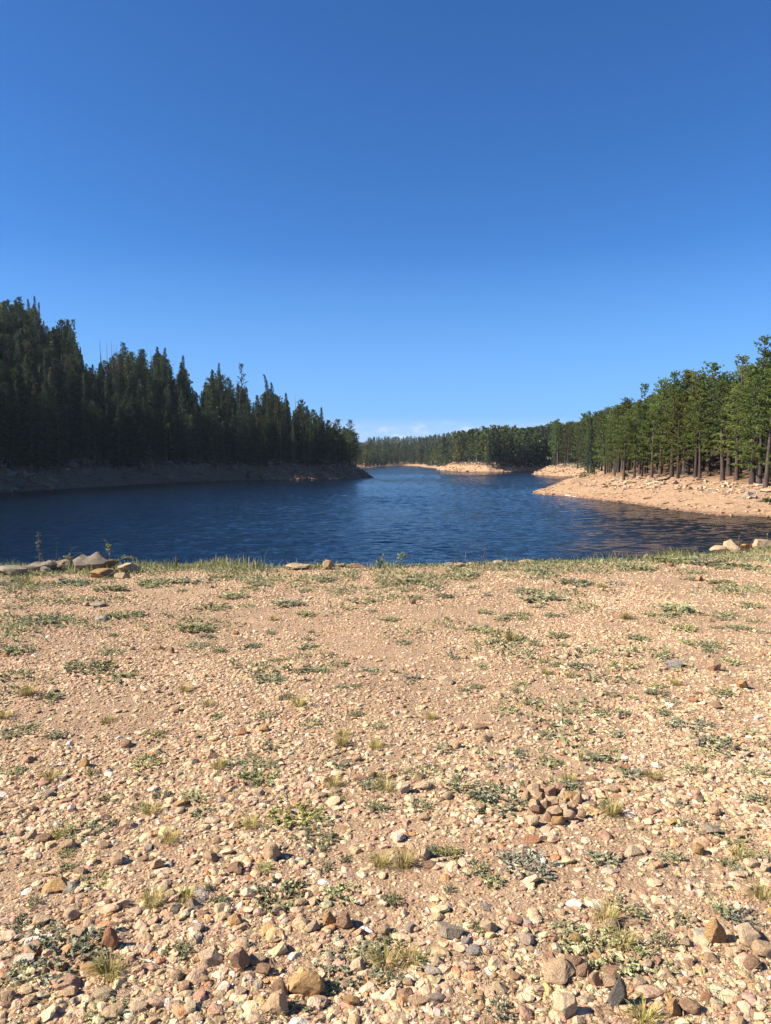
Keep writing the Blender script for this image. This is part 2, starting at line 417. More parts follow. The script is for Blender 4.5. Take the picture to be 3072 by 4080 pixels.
def gravel():
    rng = np.random.default_rng(5)
    protos = {1: [], 2: []}
    for sub in (1, 2):
        for k in range(14):
            protos[sub].append(stone_verts(rng, sub, (1, rng.uniform(.55, .95), rng.uniform(.26, .58)), 7 if sub == 2 else 4, .72, .05))
    # candidates: (distance band, count, size range, subdivision)
    bands = [(1.7, 4.0, 24000, (.0035, .0095), 1), (4.0, 8.0, 26000, (.005, .012), 1),(1.7, 3.2, 11000, (.005, .014), 1), (1.7, 3.4, 5200, (.011, .026), 2), (1.7, 3.7, 850, (.024, .044), 2),
             (3.0, 5.5, 17000, (.008, .018), 1), (3.2, 5.5, 5000, (.013, .026), 2), (3.4, 6.0, 560, (.025, .040), 2),
             (5.2, 8.5, 26000, (.008, .019), 1), (5.2, 9, 2000, (.018, .032), 1),
             (8.0, 14.2, 34000, (.011, .024), 1), (8.0, 14.2, 900, (.024, .040), 1)]
    P, S, B = [], [], []
    for d0, d1, n, sr, sub in bands:
        y = rng.uniform(d0, d1, n * 2); x = rng.uniform(-1, 1, n * 2) * (0.58 * y + 0.9)
        dens = 0.68 + 1.2 * fbm(x / 0.9, y / 0.9, 61, 3) + 0.3 * vnoise(x / 3, y / 3, 66)
        keep = (rng.uniform(size=n * 2) < np.clip(dens, .3, 1)) & (y < yedge(x) + 0.3)
        x, y = x[keep], y[keep]
        s = sr[0] + (sr[1] - sr[0]) * rng.uniform(size=len(x)) ** 1.8
        P.append(np.stack([x, y], 1)); S.append(s); B.append(np.full(len(x), sub))
    P = np.concatenate(P); S = np.concatenate(S); B = np.concatenate(B)
    ci = rng.choice(len(PALN), len(P), p=PALW / PALW.sum())
    C = np.array([PAL[k] for k in PALN])[ci] * rng.uniform(.78, 1.18, (len(P), 1)) * (1 + .05 * rng.normal(size=(len(P), 3)))
    z = ground_z(P[:, 0], P[:, 1])
    G = Geo()
    pid = rng.integers(0, 14, len(P))
    for sub in (1, 2):
        for k in range(14):
            idx = np.nonzero((B == sub) & (pid == k))[0]
            if not len(idx): continue
            V, T = protos[sub][k]
            th = rng.uniform(0, 6.283, len(idx)); c, s = np.cos(th)[:, None], np.sin(th)[:, None]
            tilt = rng.normal(0, .25, len(idx))[:, None]
            vx, vy, vz = V[:, 0][None], V[:, 1][None], V[:, 2][None]
            vz2 = vz * np.cos(tilt) + vx * np.sin(tilt); vx2 = vx * np.cos(tilt) - vz * np.sin(tilt)
            W_ = np.stack([c * vx2 - s * vy, s * vx2 + c * vy, vz2], 2) * S[idx][:, None, None]
            W_ += np.stack([P[idx, 0], P[idx, 1], z[idx] + S[idx] * rng.uniform(-.12, .2, len(idx))], 1)[:, None, :]
            TT = (T[None] + (np.arange(len(idx)) * len(V))[:, None, None]).reshape(-1, 3)
            G.add(W_.reshape(-1, 3), TT, None, np.repeat(np.clip(C[idx], .02, .8), len(V), 0))
    tag(link('gravel', G.mesh('gravel', M_GRAVEL)), kind='stuff')
gravel()

STONES = []; LAND = []      # LAND: landmark phrases for labels (phrase, px, py)
srng = np.random.default_rng(23)
STONE_ME = {}
def stone_proto(style, k):
    key = (style, k)
    if key not in STONE_ME:
        r = np.random.default_rng(abs(hash(style)) % 1000 + 0 if False else (sum(map(ord, style)) * 31 + k))
        prm = {'rounded': ((1, .85, .66), 9, .80, .06, 0), 'angular': ((1, .8, .68), 11, .66, .05, 0.1), 'flat': ((1, .75, .30), 9, .72, .05, 0),
               'upright': ((.62, .5, 1), 9, .72, .05, 0.18), 'peaked': ((1, .7, .80), 12, .66, .09, 0.62), 'slab': ((1, .62, .24), 12, .62, .05, 0), 'twin': ((1, .6, .75), 10, .74, .10, .2), 'block': ((1, .7, .8), 14, .6, .03, 0)}[style]
        V, T = stone_verts(r, 4, prm[0], prm[1], prm[2], prm[3], prm[4])
        if style == 'twin':
            up = np.clip(V[:, 2], 0, 1); V[:, 2] = np.where(V[:, 2] > 0, up * (.55 + .75 * np.exp(-((V[:, 0] - .22) / .24) ** 2) + .5 * np.exp(-((V[:, 0] + .38) / .2) ** 2)), V[:, 2])
            for _ in range(8):
                n_ = unit(r.normal(size=3) * np.array([1, 1, .6])); c_ = float(np.max(V @ n_)) * r.uniform(.62, .85); V = V - n_ * np.maximum(0, V @ n_ - c_)[:, None]
        w = V[:, 0].max() - V[:, 0].min()
        V = V / w * 1.0; V[:, 2] -= V[:, 2].min(); V[:, 0] -= (V[:, 0].max() + V[:, 0].min()) / 2
        me = make_mesh('stone', V, T, None, M_STONE, None, True)
        me.set_sharp_from_angle(angle=math.radians(26))
        STONE_ME[key] = (me, float(V[:, 2].max()))
    return STONE_ME[key]

STONE_XY = []
def put_stone(px, py, w, h, style, colour, label=None, name='stone', cat='stone', group=None, rz=None, tilt=0.0, k=None, sink=0.27, mark=None, real=False):
    """px, py: middle of its foot in the photo; w, h its pixel size"""
    p = on_ground(px, py)
    dist = math.hypot(p[1], CAM_Z)
    wm = w / F * dist * 1.0
    me, mh = stone_proto(style, int(srng.integers(0, 8)) if k is None else k)
    hm = h / F * dist * (1.22 if group == B else 1)
    if not real:
        th = math.atan2(CAM_Z, p[1]); hm = max(.26 * wm, (hm - .72 * wm * math.sin(th)) / math.cos(th))
    p = p + np.array([0, wm * 0.3, 0])
    p[2] = gz(p[0], p[1]) if p[1] < float(yedge(p[0])) else gz(p[0], float(yedge(p[0])))
    zs = (hm / (1 - sink)) / mh
    o = link(name, me, None, (p[0], p[1], p[2] - hm * sink), (srng.normal(0, .06), tilt, srng.uniform(-.35, .35) + (3.14 if srng.uniform() < .5 else 0) if rz is None else rz),
             (wm * 1.03, wm * srng.uniform(.8, 1.0), min(zs, wm * 2.6)))
    c = np.array(PAL[colour]) * srng.uniform(.9, 1.08) * (.7 if group == B else 1)
    o.color = (*c, 1)
    tag(o, label, cat, group)
    STONE_XY.append((p[0], p[1], wm * .6)); STONES.append(o)
    if mark: LAND.append((mark, px, py))
    return o

B = 'boulders along the bank edge'
for a in [
    (32, 2298, 150, 34, 'slab', 'lichen', 'flat grey slab at the left end of the bank edge', None),
    (138, 2286, 150, 52, 'twin', 'lichen', 'dark-fronted grey boulder under the tall dry stalk', 'the dark boulder'),
    (228, 2274, 108, 44, 'rounded', 'buff', 'smooth buff boulder between two grey boulders on the bank', None),
    (362, 2282, 165, 72, 'twin', 'lichen', 'largest bank boulder, grey with a lichen-stained twin peak', 'the twin-peaked boulder'),
    (408, 2303, 110, 36, 'flat', 'ochre', 'orange-tan flat rock at the foot of the twin-peaked boulder', 'the orange flat rock'),
    (503, 2286, 86, 40, 'block', 'buff', 'tan block with an orange end right of the twin-peaked boulder', 'the tan end block'),
    (478, 2309, 62, 26, 'slab', 'buff', 'tilted thin slab in front of the tan end block', None),
    (178, 2287, 44, 26, 'block', 'grey', 'small dark block against the foot of the dark boulder', None),
    (1180, 2272, 92, 22, 'flat', 'buff', 'long low buff rock left of the cone-shaped rock', None),
    (1308, 2271, 48, 34, 'upright', 'tan', 'cone-shaped tan rock standing up on the bank edge', 'the cone-shaped rock'),
    (1358, 2262, 38, 18, 'rounded', 'grey', 'low grey rock just right of the cone-shaped rock', None),
    (1418, 2264, 74, 8, 'slab', 'pinkish', 'thin pinkish slab lying along the middle of the bank edge', None),
    (1543, 2262, 17, 18, 'block', 'tan', 'small upright brick-like stone beside the pink flowers', 'the brick-like stone'),
    (1790, 2257, 48, 17, 'rounded', 'grey', 'grey rounded rock with dark left end on the bank edge', None),
    (1828, 2259, 58, 13, 'flat', 'buff', 'low buff rock touching the grey rounded rock on the bank', None),
    (1884, 2253, 52, 13, 'flat', 'buff', 'low knobbly buff rock third in the mid-bank row', None),
    (1986, 2248, 46, 14, 'rounded', 'cream', 'pale cream rock in the middle of the bank edge row', 'the pale bank rock'),
    (2034, 2250, 48, 11, 'flat', 'pinkish', 'flat pinkish rock just right of the pale cream bank rock', None),
    (2104, 2246, 72, 19, 'rounded', 'buff', 'broad buff rock at the right end of the mid-bank row', 'the broad buff rock'),
    (2872, 2199, 74, 24, 'flat', 'buff', 'low buff boulder left of the peaked boulder at right', None),
    (2928, 2198, 72, 42, 'peaked', 'buff', 'peaked pale boulder on the right end of the bank', 'the peaked right boulder'),
    (2980, 2188, 50, 20, 'flat', 'ochre', 'orange flat rock between the two right bank boulders', None),
    (3048, 2186, 88, 34, 'slab', 'buff', 'long sloping slab at the far right of the bank', None),
    (2578, 2230, 28, 18, 'block', 'tan', 'small tan block above the gravel on right bank edge', None),
    (2636, 2233, 24, 12, 'block', 'tan', 'small tan stone right of the tan block by the bank', None),
    (2690, 2213, 30, 11, 'flat', 'ochre', 'flat orange rock among grass on the right bank edge', None),
    (2880, 2246, 30, 17, 'rounded', 'brown', 'rounded brown stone in front of the peaked right boulder', 'the brown bank stone'),
    (2676, 2257, 24, 13, 'rounded', 'brown', 'dark brown stone on pale gravel near the right bank', None),
]:
    put_stone(a[0], a[1], a[2], a[3], a[4], a[5], a[6], 'boulder' if a[2] > 60 else 'bank_rock', 'rock', B, mark=a[7], sink=0.2)

SG = 'stones standing out of the gravel'
for a in [
    (1218, 3985, 122, 108, 'rounded', 'ochre', 'largest ochre boulder near the bottom edge of the photo', 'the ochre boulder'),
    (1088, 4058, 96, 92, 'peaked', 'tan', 'tan pointed stone below left of the ochre boulder', None),
    (1112, 3975, 56, 60, 'angular', 'brown', 'brown stone wedged against the left of the ochre boulder', None),
    (1262, 4020, 58, 42, 'angular', 'tan', 'tan angular stone tucked below the ochre boulder', None),
    (1368, 3700, 62, 58, 'angular', 'brown', 'tilted brown stone right of the upright ochre one', 'the tilted brown stone'),
    (1310, 3690, 46, 54, 'upright', 'ochre', 'upright banded ochre stone beside the tilted brown stone', None),
    (1800, 3745, 92, 66, 'slab', 'grey', 'broad flat grey-brown slab above two bluish stones', 'the broad grey slab'),
    (1892, 3805, 58, 38, 'rounded', 'bluish grey', 'rounded bluish-grey stone below the broad grey slab', 'the bluish stone'),
    (1862, 3765, 42, 34, 'rounded', 'bluish grey', 'smaller bluish-grey stone touching the broad grey slab', None),
    (1673, 4012, 76, 46, 'block', 'tan', 'blocky tan stone near the middle of the bottom edge', 'the blocky tan stone'),
    (1738, 4000, 66, 46, 'angular', 'grey', 'grey angular stone right of the blocky tan stone', None),
    (1585, 4076, 78, 40, 'peaked', 'cream', 'cream stone cut by the bottom edge of the photo', None),
    (1585, 3352, 58, 40, 'angular', 'white', 'whitish angular stone in the open gravel', 'the whitish stone'),
    (1075, 3432, 66, 68, 'angular', 'tan', 'tall tan angular stone above the leafy grey-green clump', 'the tall angular stone'),
    (1713, 3462, 60, 36, 'rounded', 'brown', 'brown rounded stone with small rusty stones beside it', None),
    (1690, 3430, 44, 46, 'block', 'buff', 'buff block leaning on the brown rounded stone', None),
    (211, 3560, 108, 66, 'angular', 'ochre', 'large orange-ochre stone near the left edge', 'the orange-ochre stone'),
    (832, 3435, 62, 46, 'block', 'tan', 'squarish tan stone left of the tall angular stone', 'the squarish stone'),
    (426, 3792, 60, 76, 'upright', 'rusty', 'rusty orange stone tilted upright beside a grass tuft', 'the rusty upright stone'),
    (832, 3848, 80, 58, 'angular', 'buff', 'large buff angular stone left of two brown ones', 'the buff angular stone'),
    (950, 3872, 72, 82, 'block', 'brown', 'tall brown block right of the buff angular stone', 'the tall brown block'),
    (1020, 3850, 62, 50, 'rounded', 'tan', 'rounded tan stone right of the tall brown block', None),
    (1045, 3890, 48, 44, 'angular', 'brown', 'brown stone below the rounded tan stone', None),
    (248, 3955, 98, 64, 'flat', 'pinkish', 'pinkish flat stone in front of the leafy patch lower left', 'the pinkish flat stone'),
    (270, 3978, 50, 40, 'rounded', 'tan', 'tan stone leaning on the pinkish flat stone', None),
    (347, 3895, 72, 54, 'angular', 'ochre', 'yellow-ochre stone right of the leafy patch lower left', None),
    (270, 3765, 102, 58, 'flat', 'tan', 'long tan stone behind the white driftwood', None),
    (83, 3848, 64, 40, 'angular', 'white', 'white quartz lump near the left edge', 'the white quartz lump'),
    (497, 3303, 52, 40, 'rounded', 'tan', 'rounded tan stone alone right of the small weeds', None),
    (120, 3800, 70, 50, 'angular', 'pinkish', 'pink-brown stone below the white driftwood', None),
    (165, 3362, 62, 44, 'rounded', 'brown', 'brown stone beside the green clump at left', None),
    (2468, 4018, 62, 98, 'upright', 'charcoal', 'charcoal grey upright stone behind the bottom grass tuft', 'the charcoal upright stone'),
    (2228, 3905, 122, 78, 'angular', 'tan', 'big grey-tan boulder at lower right with weeds before it', 'the big grey-tan boulder'),
    (2285, 3850, 66, 46, 'flat', 'brown', 'brown flat stone leaning on the big grey-tan boulder', None),
    (2444, 3898, 72, 48, 'block', 'brown', 'brown block above the charcoal upright stone', 'the brown block'),
    (2326, 3885, 56, 46, 'angular', 'brown', 'brown angular stone right of the big grey-tan boulder', None),
    (2373, 3935, 44, 52, 'angular', 'pinkish', 'pinkish stone left of the charcoal upright stone', None),
    (2434, 3950, 46, 46, 'angular', 'tan', 'tan stone between the brown block and the charcoal stone', None),
    (2862, 3765, 78, 92, 'upright', 'ochre', 'orange and white slab stone tilted upright at right', 'the orange and white slab'),
    (3004, 3768, 88, 76, 'angular', 'cream', 'cream hollowed stone near the right edge', 'the cream hollowed stone'),
    (3055, 3820, 72, 66, 'rounded', 'tan', 'tan stone cut by the right edge of the photo', None),
    (2759, 4048, 70, 60, 'rounded', 'brown', 'brown rounded stone in a pair at lower right', None),
    (2688, 4046, 58, 58, 'angular', 'ochre', 'ochre angular stone left of the brown rounded one', None),
    (2261, 4070, 78, 84, 'upright', 'cream', 'cream upright stone below the big grey-tan boulder', None),
    (2738, 3778, 46, 36, 'block', 'buff', 'buff block left of the orange and white slab', None),
    (2528, 3412, 66, 46, 'angular', 'cream', 'cream angular stone below the small stone pile', 'the cream angular stone'),
    (2125, 3358, 66, 22, 'slab', 'rusty', 'red flat stone just below the small stone pile', 'the red flat stone'),
    (2960, 3500, 66, 28, 'slab', 'buff', 'long buff stone at the right edge of the gravel', None),
    (2788, 3408, 38, 46, 'rounded', 'ochre', 'leaning ochre oval stone at right', 'the ochre oval stone'),
    (2850, 3330, 88, 40, 'flat', 'grey', 'flat grey stone half hidden by a weed at right', None),
    (2853, 2676, 44, 42, 'upright', 'brown', 'brown thumb-shaped stone standing in weeds at right', 'the thumb-shaped stone'),
    (2965, 2745, 52, 38, 'block', 'ochre', 'orange-cream block right of the thumb-shaped stone', 'the orange block'),
    (2766, 2800, 42, 24, 'rounded', 'rusty', 'rusty rounded stone below left of the orange block', None),
    (2860, 2812, 34, 22, 'rounded', 'brown', 'brown oval stone below the orange block', None),
    (2784, 2772, 36, 22, 'flat', 'brown', 'flat brown stone behind the rusty rounded stone', None),
    (2700, 2665, 84, 18, 'slab', 'bluish grey', 'long grey slab lying flat left of the thumb-shaped stone', None),
    (2476, 3085, 48, 36, 'angular', 'brown', 'brown angular stone casting a dark shadow mid right', 'the mid-right brown stone'),
    (2444, 3158, 54, 34, 'rounded', 'tan', 'tan rounded stone above the smaller pale stones', None),
    (2362, 3118, 44, 30, 'angular', 'brown', 'brown pointed stone left of the tan rounded one', None),
    (2465, 2868, 28, 28, 'angular', 'cream', 'pair-forming cream stone with a brown rim in open gravel', 'the cream rimmed stone'),
    (620, 2592, 44, 30, 'rounded', 'tan', 'rounded tan stone, bigger of a pair far left', 'the far-left pair'),
    (680, 2603, 28, 28, 'block', 'brown', 'smaller brown stone of the far-left pair', None),
    (330, 3062, 40, 44, 'upright', 'ochre', 'upright ochre-brown stone on the left side', 'the upright ochre-brown stone'),
    (842, 3022, 44, 40, 'peaked', 'tan', 'tan tilted pointed stone above left of the dark pair', None),
    (185, 3180, 52, 34, 'angular', 'grey', 'grey-brown angular stone at left', None),
    (1436, 3118, 66, 38, 'rounded', 'brown', 'dark brown stone with a smaller one beside it', 'the dark brown stone'),
    (1488, 3102, 42, 30, 'angular', 'brown', 'small brown stone right of the dark brown stone', None),
    (1366, 3056, 62, 36, 'angular', 'tan', 'tan angular stone above left of the dark brown stone', None),
    (1607, 3165, 52, 50, 'upright', 'cream', 'cream oval stone standing right of the dark brown stone', 'the cream oval stone'),
    (1690, 3150, 66, 38, 'rounded', 'buff', 'buff stone right of the cream oval stone', None),
    (1818, 2984, 46, 34, 'angular', 'tan', 'tan peaked stone in the middle of the gravel', 'the tan peaked stone'),
    (1775, 2726, 64, 34, 'angular', 'cream', 'cream angular rock in the far middle gravel', 'the cream angular rock'),
    (1190, 2678, 58, 30, 'angular', 'tan', 'tan angular rock left in the far middle gravel', 'the far tan rock'),
    (1914, 2908, 52, 30, 'rounded', 'brown', 'brown stone with a small grey cap right of the peaked one', None),
    (1690, 3272, 46, 34, 'rounded', 'tan', 'smooth tan stone above the whitish stone', None),
    (940, 2530, 24, 18, 'angular', 'rusty', 'tiny red stone in the far gravel', None),
    (385, 2420, 62, 26, 'rounded', 'grey', 'rounded grey rock on the far gravel at left', 'the rounded grey rock'),
    (340, 2416, 26, 16, 'block', 'tan', 'tan block left of the rounded grey rock', None),
    (400, 2474, 56, 22, 'flat', 'bluish grey', 'bluish flat stone below the rounded grey rock', None),
    (1645, 2408, 24, 26, 'angular', 'brown', 'dark brown stone among weeds in the far gravel', None),
    (2790, 2316, 30, 24, 'upright', 'brown', 'brown cone-like stone on the far right gravel', 'the brown cone-like stone'),
    (2835, 2478, 32, 18, 'peaked', 'brown', 'brown peaked stone on the right far gravel', None),
]:
    put_stone(a[0], a[1] , a[2], a[3], a[4], a[5], a[6], 'stone', 'stone', SG, mark=a[7])

# the little pile of cobbles right of middle
PG = 'cobbles heaped in a small pile'
pile = [(2095, 3190), (2130, 3168), (2160, 3205), (2185, 3175), (2205, 3222), (2230, 3190), (2255, 3215), (2275, 3180), (2300, 3200), (2120, 3225), (2150, 3248), (2180, 3270),
        (2215, 3255), (2248, 3245), (2278, 3240), (2225, 3290), (2170, 3225), (2262, 3275), (2105, 3150), (2240, 3160), (2315, 3255), (2140, 3300)]
cn = ['tan', 'buff', 'brown', 'pinkish', 'tan', 'cream', 'buff', 'ochre']
for i, (x, y) in enumerate(pile):
    c = cn[i % 8]; st = ['rounded', 'angular', 'block', 'rounded'][i % 4]
    put_stone(x + srng.normal(0, 7), y + srng.normal(0, 6), srng.uniform(26, 58), srng.uniform(26, 44), st, c, None, 'stone', 'stone', PG, sink=.2, real=True)['pile'] = 1
LAND.append(('the small stone pile', 2200, 3220))

# dry white driftwood and a bleached shard
def driftwood(px0, py0, px1, py1, rad, label, seed):
    a = on_ground(px0, py0); b = on_ground(px1, py1); r = np.random.default_rng(seed)
    gg = Geo(); n = 8
    pts = [a * (1 - t) + b * t + r.normal(0, rad * .25, 3) for t in np.linspace(0, 1, n)]
    for p in pts: p[2] = gz(p[0], p[1]) + rad * 0.9
    o0 = pts[0].copy(); pts = [p - o0 for p in pts]
    tube(gg, pts, rad * np.array([.35, .8, 1, .9, 1.05, .9, .7, .25]), 8, (.62, .57, .50))
    tag(link('driftwood', gg.mesh('driftwood', M_DEAD, False), None, o0), label, 'driftwood', None)
driftwood(95, 3768, 222, 3740, .012, 'white weathered driftwood piece lying among the cobbles at left', 3)
LAND.append(('the white driftwood', 158, 3752))
driftwood(1440, 3702, 1485, 3722, .008, 'short white wood shard right of the tilted brown stone', 5)
driftwood(552, 3822, 690, 3858, .003, 'thin straw-coloured twig lying flat on dirt lower left', 6)

# more single stones: random spots, labelled by their look and the nearest landmark
def near_label(px, py, lead, used, prep_ok=True):
    order = sorted(LAND, key=lambda l: math.hypot(l[1] - px, (l[2] - py) * 1.3))
    for l in order[:14]:
        dx, dy = px - l[1], py - l[2]
        if abs(dx) > 1.3 * abs(dy): rel = 'to the right of' if dx > 0 else 'to the left of'
        elif dy > 0: rel = ('in front of' if abs(dx) < .5 * dy else ('in front and right of' if dx > 0 else 'in front and left of'))
        else: rel = ('behind' if abs(dx) < -.5 * dy else ('behind and right of' if dx > 0 else 'behind and left of'))
        s = f'{lead} {rel} {l[0]}'
        if s not in used: used.add(s); return s
    for a in order[:8]:
        for b in order[:10]:
            if a[0] != b[0]:
                s = f'{lead} between {a[0]} and {b[0]}'
                if s not in used and len(s.split()) <= 16: used.add(s); return s
    return lead + ' in the open gravel'
USED = set()
for o in STONES:
    if o.get('pile'):
        px, py, _ = proj(*o.location); del o['pile']
        x0 = 'left' if px < 2150 else ('right' if px > 2240 else 'middle'); y0 = 'top' if py < 3185 else ('bottom' if py > 3240 else 'centre')
        me = o.data.name
        cname = min(PALN, key=lambda k: np.abs(np.array(PAL[k]) / sum(PAL[k]) - np.array(o.color[:3]) / sum(o.color[:3])).sum() + abs(sum(PAL[k]) - sum(o.color[:3])))
        o['label'] = f'{cname} cobble at the {y0} {x0} of the small stone pile'
n_rand = 0; tries = 0
while n_rand < 178 and tries < 6000:
    tries += 1
    py = 2300 + 1740 * srng.uniform() ** 0.62; px = srng.uniform(15, 3057)
    p = on_ground(px, py)
    s = .030 + .035 * srng.uniform() ** 1.5 if py > 3000 else .035 + .04 * srng.uniform() ** 1.5
    w = s / math.hypot(p[1], CAM_Z) * F
    if float(fbm(p[0] / .9, p[1] / .9, 61, 3)) < -0.12: continue
    if any((p[0] - a) ** 2 + (p[1] - b) ** 2 < (c + s * .6) ** 2 for a, b, c in STONE_XY): continue
    st = str(srng.choice(['rounded', 'angular', 'flat', 'block', 'peaked', 'angular', 'rounded'])); c = str(srng.choice(PALN, p=PALW / PALW.sum()))
    hh = w * {'rounded': .5, 'angular': .52, 'flat': .30, 'block': .52, 'peaked': .56}[st]
    sz = 'small' if w < 32 else ('large' if w > 62 else 'mid-sized')
    shp = {'rounded': 'rounded', 'angular': 'angular', 'flat': 'flat', 'block': 'blocky', 'peaked': 'pointed'}[st]
    put_stone(px, py, w, hh, st, c, near_label(px, py, f'{sz} {c} {shp} stone', USED), 'stone', 'stone', SG, real=True)
    n_rand += 1

# ------------------------------------------------------------------ low plants on the terrace
def weed_mesh(seed, nst=34, leafl=.030, hgt=.07, dry=.12):
    r = np.random.default_rng(seed); g_ = Geo()
    C, D, K = [], [], []
    for i in range(nst):
        a = r.uniform(0, 6.283); rr = .46 * math.sqrt(r.uniform())
        base = np.array([rr * math.cos(a) * r.uniform(.5, 1), rr * math.sin(a) * r.uniform(.5, 1), -.005])
        out = np.array([math.cos(a), math.sin(a), 0]) * rr * .9 + r.normal(0, .12, 3) * np.array([1, 1, 0])
        tip = base + out * .35 + np.array([0, 0, hgt * r.uniform(.5, 1.25) * (1.15 - rr)]) / .3
        mid = (base + tip) / 2 + np.array([0, 0, .02])
        tube(g_, [base, mid, tip], [.006, .005, .003], 3, (.16, .13, .08))
        n = int(r.integers(12, 22)); base_c = np.array([.37, .375, .205]) if r.uniform() > dry else np.array([.38, .31, .18])
        base_c = base_c * r.uniform(.75, 1.25)
        for k in range(n):
            t = r.uniform(.15, 1.02)
            p = (1 - t) ** 2 * base + 2 * t * (1 - t) * mid + t * t * tip
            th = r.uniform(0, 6.283)
            C.append(p); D.append(np.array([math.cos(th), math.sin(th), r.uniform(.1, 1.3)])); K.append(base_c)
    blades(g_, r, np.array(C), unit(np.array(D)), leafl / .3, .011 / .3, 1, .15, np.array(K), .1)
    return g_.mesh('weed', M_LEAF)
WEED = [weed_mesh(100 + k, 30 + 4 * (k % 3), .028 + .004 * (k % 3), .055 + .012 * (k % 4)) for k in range(7)]
WEEDB = [weed_mesh(150 + k, 70, .020, .055, .15) for k in range(3)]

def tuft_mesh(seed, n=110, hgt=.16, dry=.35, spread=.75, base_r=.035, wid=.0042):
    r = np.random.default_rng(seed); g_ = Geo()
    for i in range(n):
        a = r.uniform(0, 6.283); o = np.array([math.cos(a), math.sin(a), 0]); b = o * base_r * math.sqrt(r.uniform()); b[2] = -.004
        Ln = hgt * r.uniform(.5, 1.25); lean = spread * r.uniform(.1, 1.2)
        side = np.array([-o[1], o[0], 0]) * wid * .5
        p1 = b + o * lean * Ln * .3 + np.array([0, 0, Ln * .6]); p2 = b + o * lean * Ln * .85 + np.array([0, 0, Ln * (1 - .35 * lean)])
        c = np.array([.27, .27, .075]) if r.uniform() > dry else np.array([.46, .36, .19]); c = c * r.uniform(.7, 1.25)
        V = np.array([b - side, b + side, p1 + side * .8, p1 - side * .8, p2])
        g_.add(V, [[3, 2, 4]], [[0, 1, 2, 3]], c)
    for i in range(int(n * .45)):     # dead flattened thatch
        a = r.uniform(0, 6.283); o = np.array([math.cos(a), math.sin(a), 0]); Ln = hgt * r.uniform(.5, 1.0)
        side = np.array([-o[1], o[0], 0]) * wid * .5
        b = o * base_r * .5 + np.array([0, 0, .006]); p = b + o * Ln + np.array([0, 0, r.uniform(0, .02)])
        g_.add(np.array([b - side, b + side, p]), [[0, 1, 2]], None, np.array([.36, .30, .21]) * r.uniform(.7, 1.2))
    return g_.mesh('grass_tuft', M_GRASS)
TUFT = [tuft_mesh(200 + k, 90 + 20 * (k % 3), .10 + .015 * (k % 3), .30 + .1 * (k % 3), 1.0, .05) for k in range(6)]

K = 3072 / 1666.0
WG = 'grey-green weeds rooted in the gravel'
weeds = [(605, 1940, 112), (760, 2085, 120), (800, 2060, 60), (1080, 1735, 120), (1050, 1740, 70), (1240, 1262, 80), (880, 1264, 90), (780, 1300, 60), (840, 1340, 50), (420, 1362, 84), (425, 1396, 60), (665, 1400, 60),
         (190, 1446, 100), (262, 1470, 84), (100, 1343, 112), (20, 1262, 66), (620, 1306, 70), (575, 1546, 55), (505, 1650, 60), (560, 1685, 76), (640, 1765, 110), (690, 1780, 60), (740, 1930, 76), (850, 1950, 40),
         (1140, 1875, 116), (1490, 1568, 92), (1550, 1612, 100), (1000, 1700, 86), (45, 1815, 62), (180, 1800, 100), (230, 1790, 60), (150, 2070, 150), (200, 2040, 80), (1230, 2030, 90), (1320, 2060, 130), (1400, 2095, 90),
         (1600, 1985, 80), (1560, 1970, 50), (925, 1668, 60), (1170, 1297, 90), (1140, 1280, 70), (1160, 1240, 70), (1345, 1440, 70), (1252, 1440, 56), (1465, 1322, 84), (1410, 1330, 40), (800, 1450, 54), (735, 1436, 40),
         (895, 1470, 54), (1090, 1538, 60), (1205, 1376, 50), (1380, 1382, 56), (460, 1316, 74), (270, 1332, 84), (30, 1408, 66), (40, 1583, 76), (30, 1463, 80), (110, 1510, 60), (420, 1725, 60), (320, 1650, 74),
         (240, 1728, 50), (1300, 1862, 60), (1308, 1748, 60), (1580, 1808, 66), (1640, 1730, 72), (1630, 1672, 60), (1500, 1668, 60), (1205, 1700, 66), (1450, 1330, 50), (1200, 1330, 44), (1120, 1330, 50), (960, 1290, 50),
         (1600, 1360, 56), (1530, 1400, 60), (1580, 1430, 60), (1620, 1310, 60), (1560, 1330, 60), (1000, 1250, 60), (700, 1255, 60), (500, 1290, 60), (340, 1262, 90), (160, 1262, 90), (240, 1275, 70), (420, 1258, 80),
         (80, 1240, 70), (560, 1262, 70), (1390, 1232, 60), (1520, 1220, 80), (1600, 1225, 90), (1450, 1215, 70), (1560, 1260, 60), (1330, 1262, 50), (30, 1670, 50), (120, 1590, 50), (440, 1760, 60), (470, 1950, 40),
         (390, 2060, 50), (620, 2190, 70), (230, 2190, 70), (700, 2140, 56), (930, 2080, 60), (1080, 2190, 60), (1180, 1590, 50), (960, 1620, 46), (330, 1590, 50), (1420, 1500, 50), (1330, 1590, 46), (800, 1700, 50),
         (905, 1745, 50), (1640, 1850, 60), (1480, 1990, 44), (1350, 1960, 60), (40, 2110, 60), (1130, 1480, 40), (660, 1330, 46), (1050, 1365, 56), (980, 1420, 46), (580, 1470, 70), (140, 1885, 60), (210, 1905, 60),
         (350, 1720, 40), (1560, 1500, 54), (1240, 1540, 40), (1620, 1585, 50), (1430, 1420, 44), (1480, 1360, 60), (1290, 1410, 36), (870, 1390, 44), (540, 1400, 50)]
for _ in range(165):
    y = 1225 + 900 * srng.uniform() ** 1.9; weeds.append((srng.uniform(5, 1660), y, srng.uniform(24, 60) * (.8 + .2 * (y > 1500))))
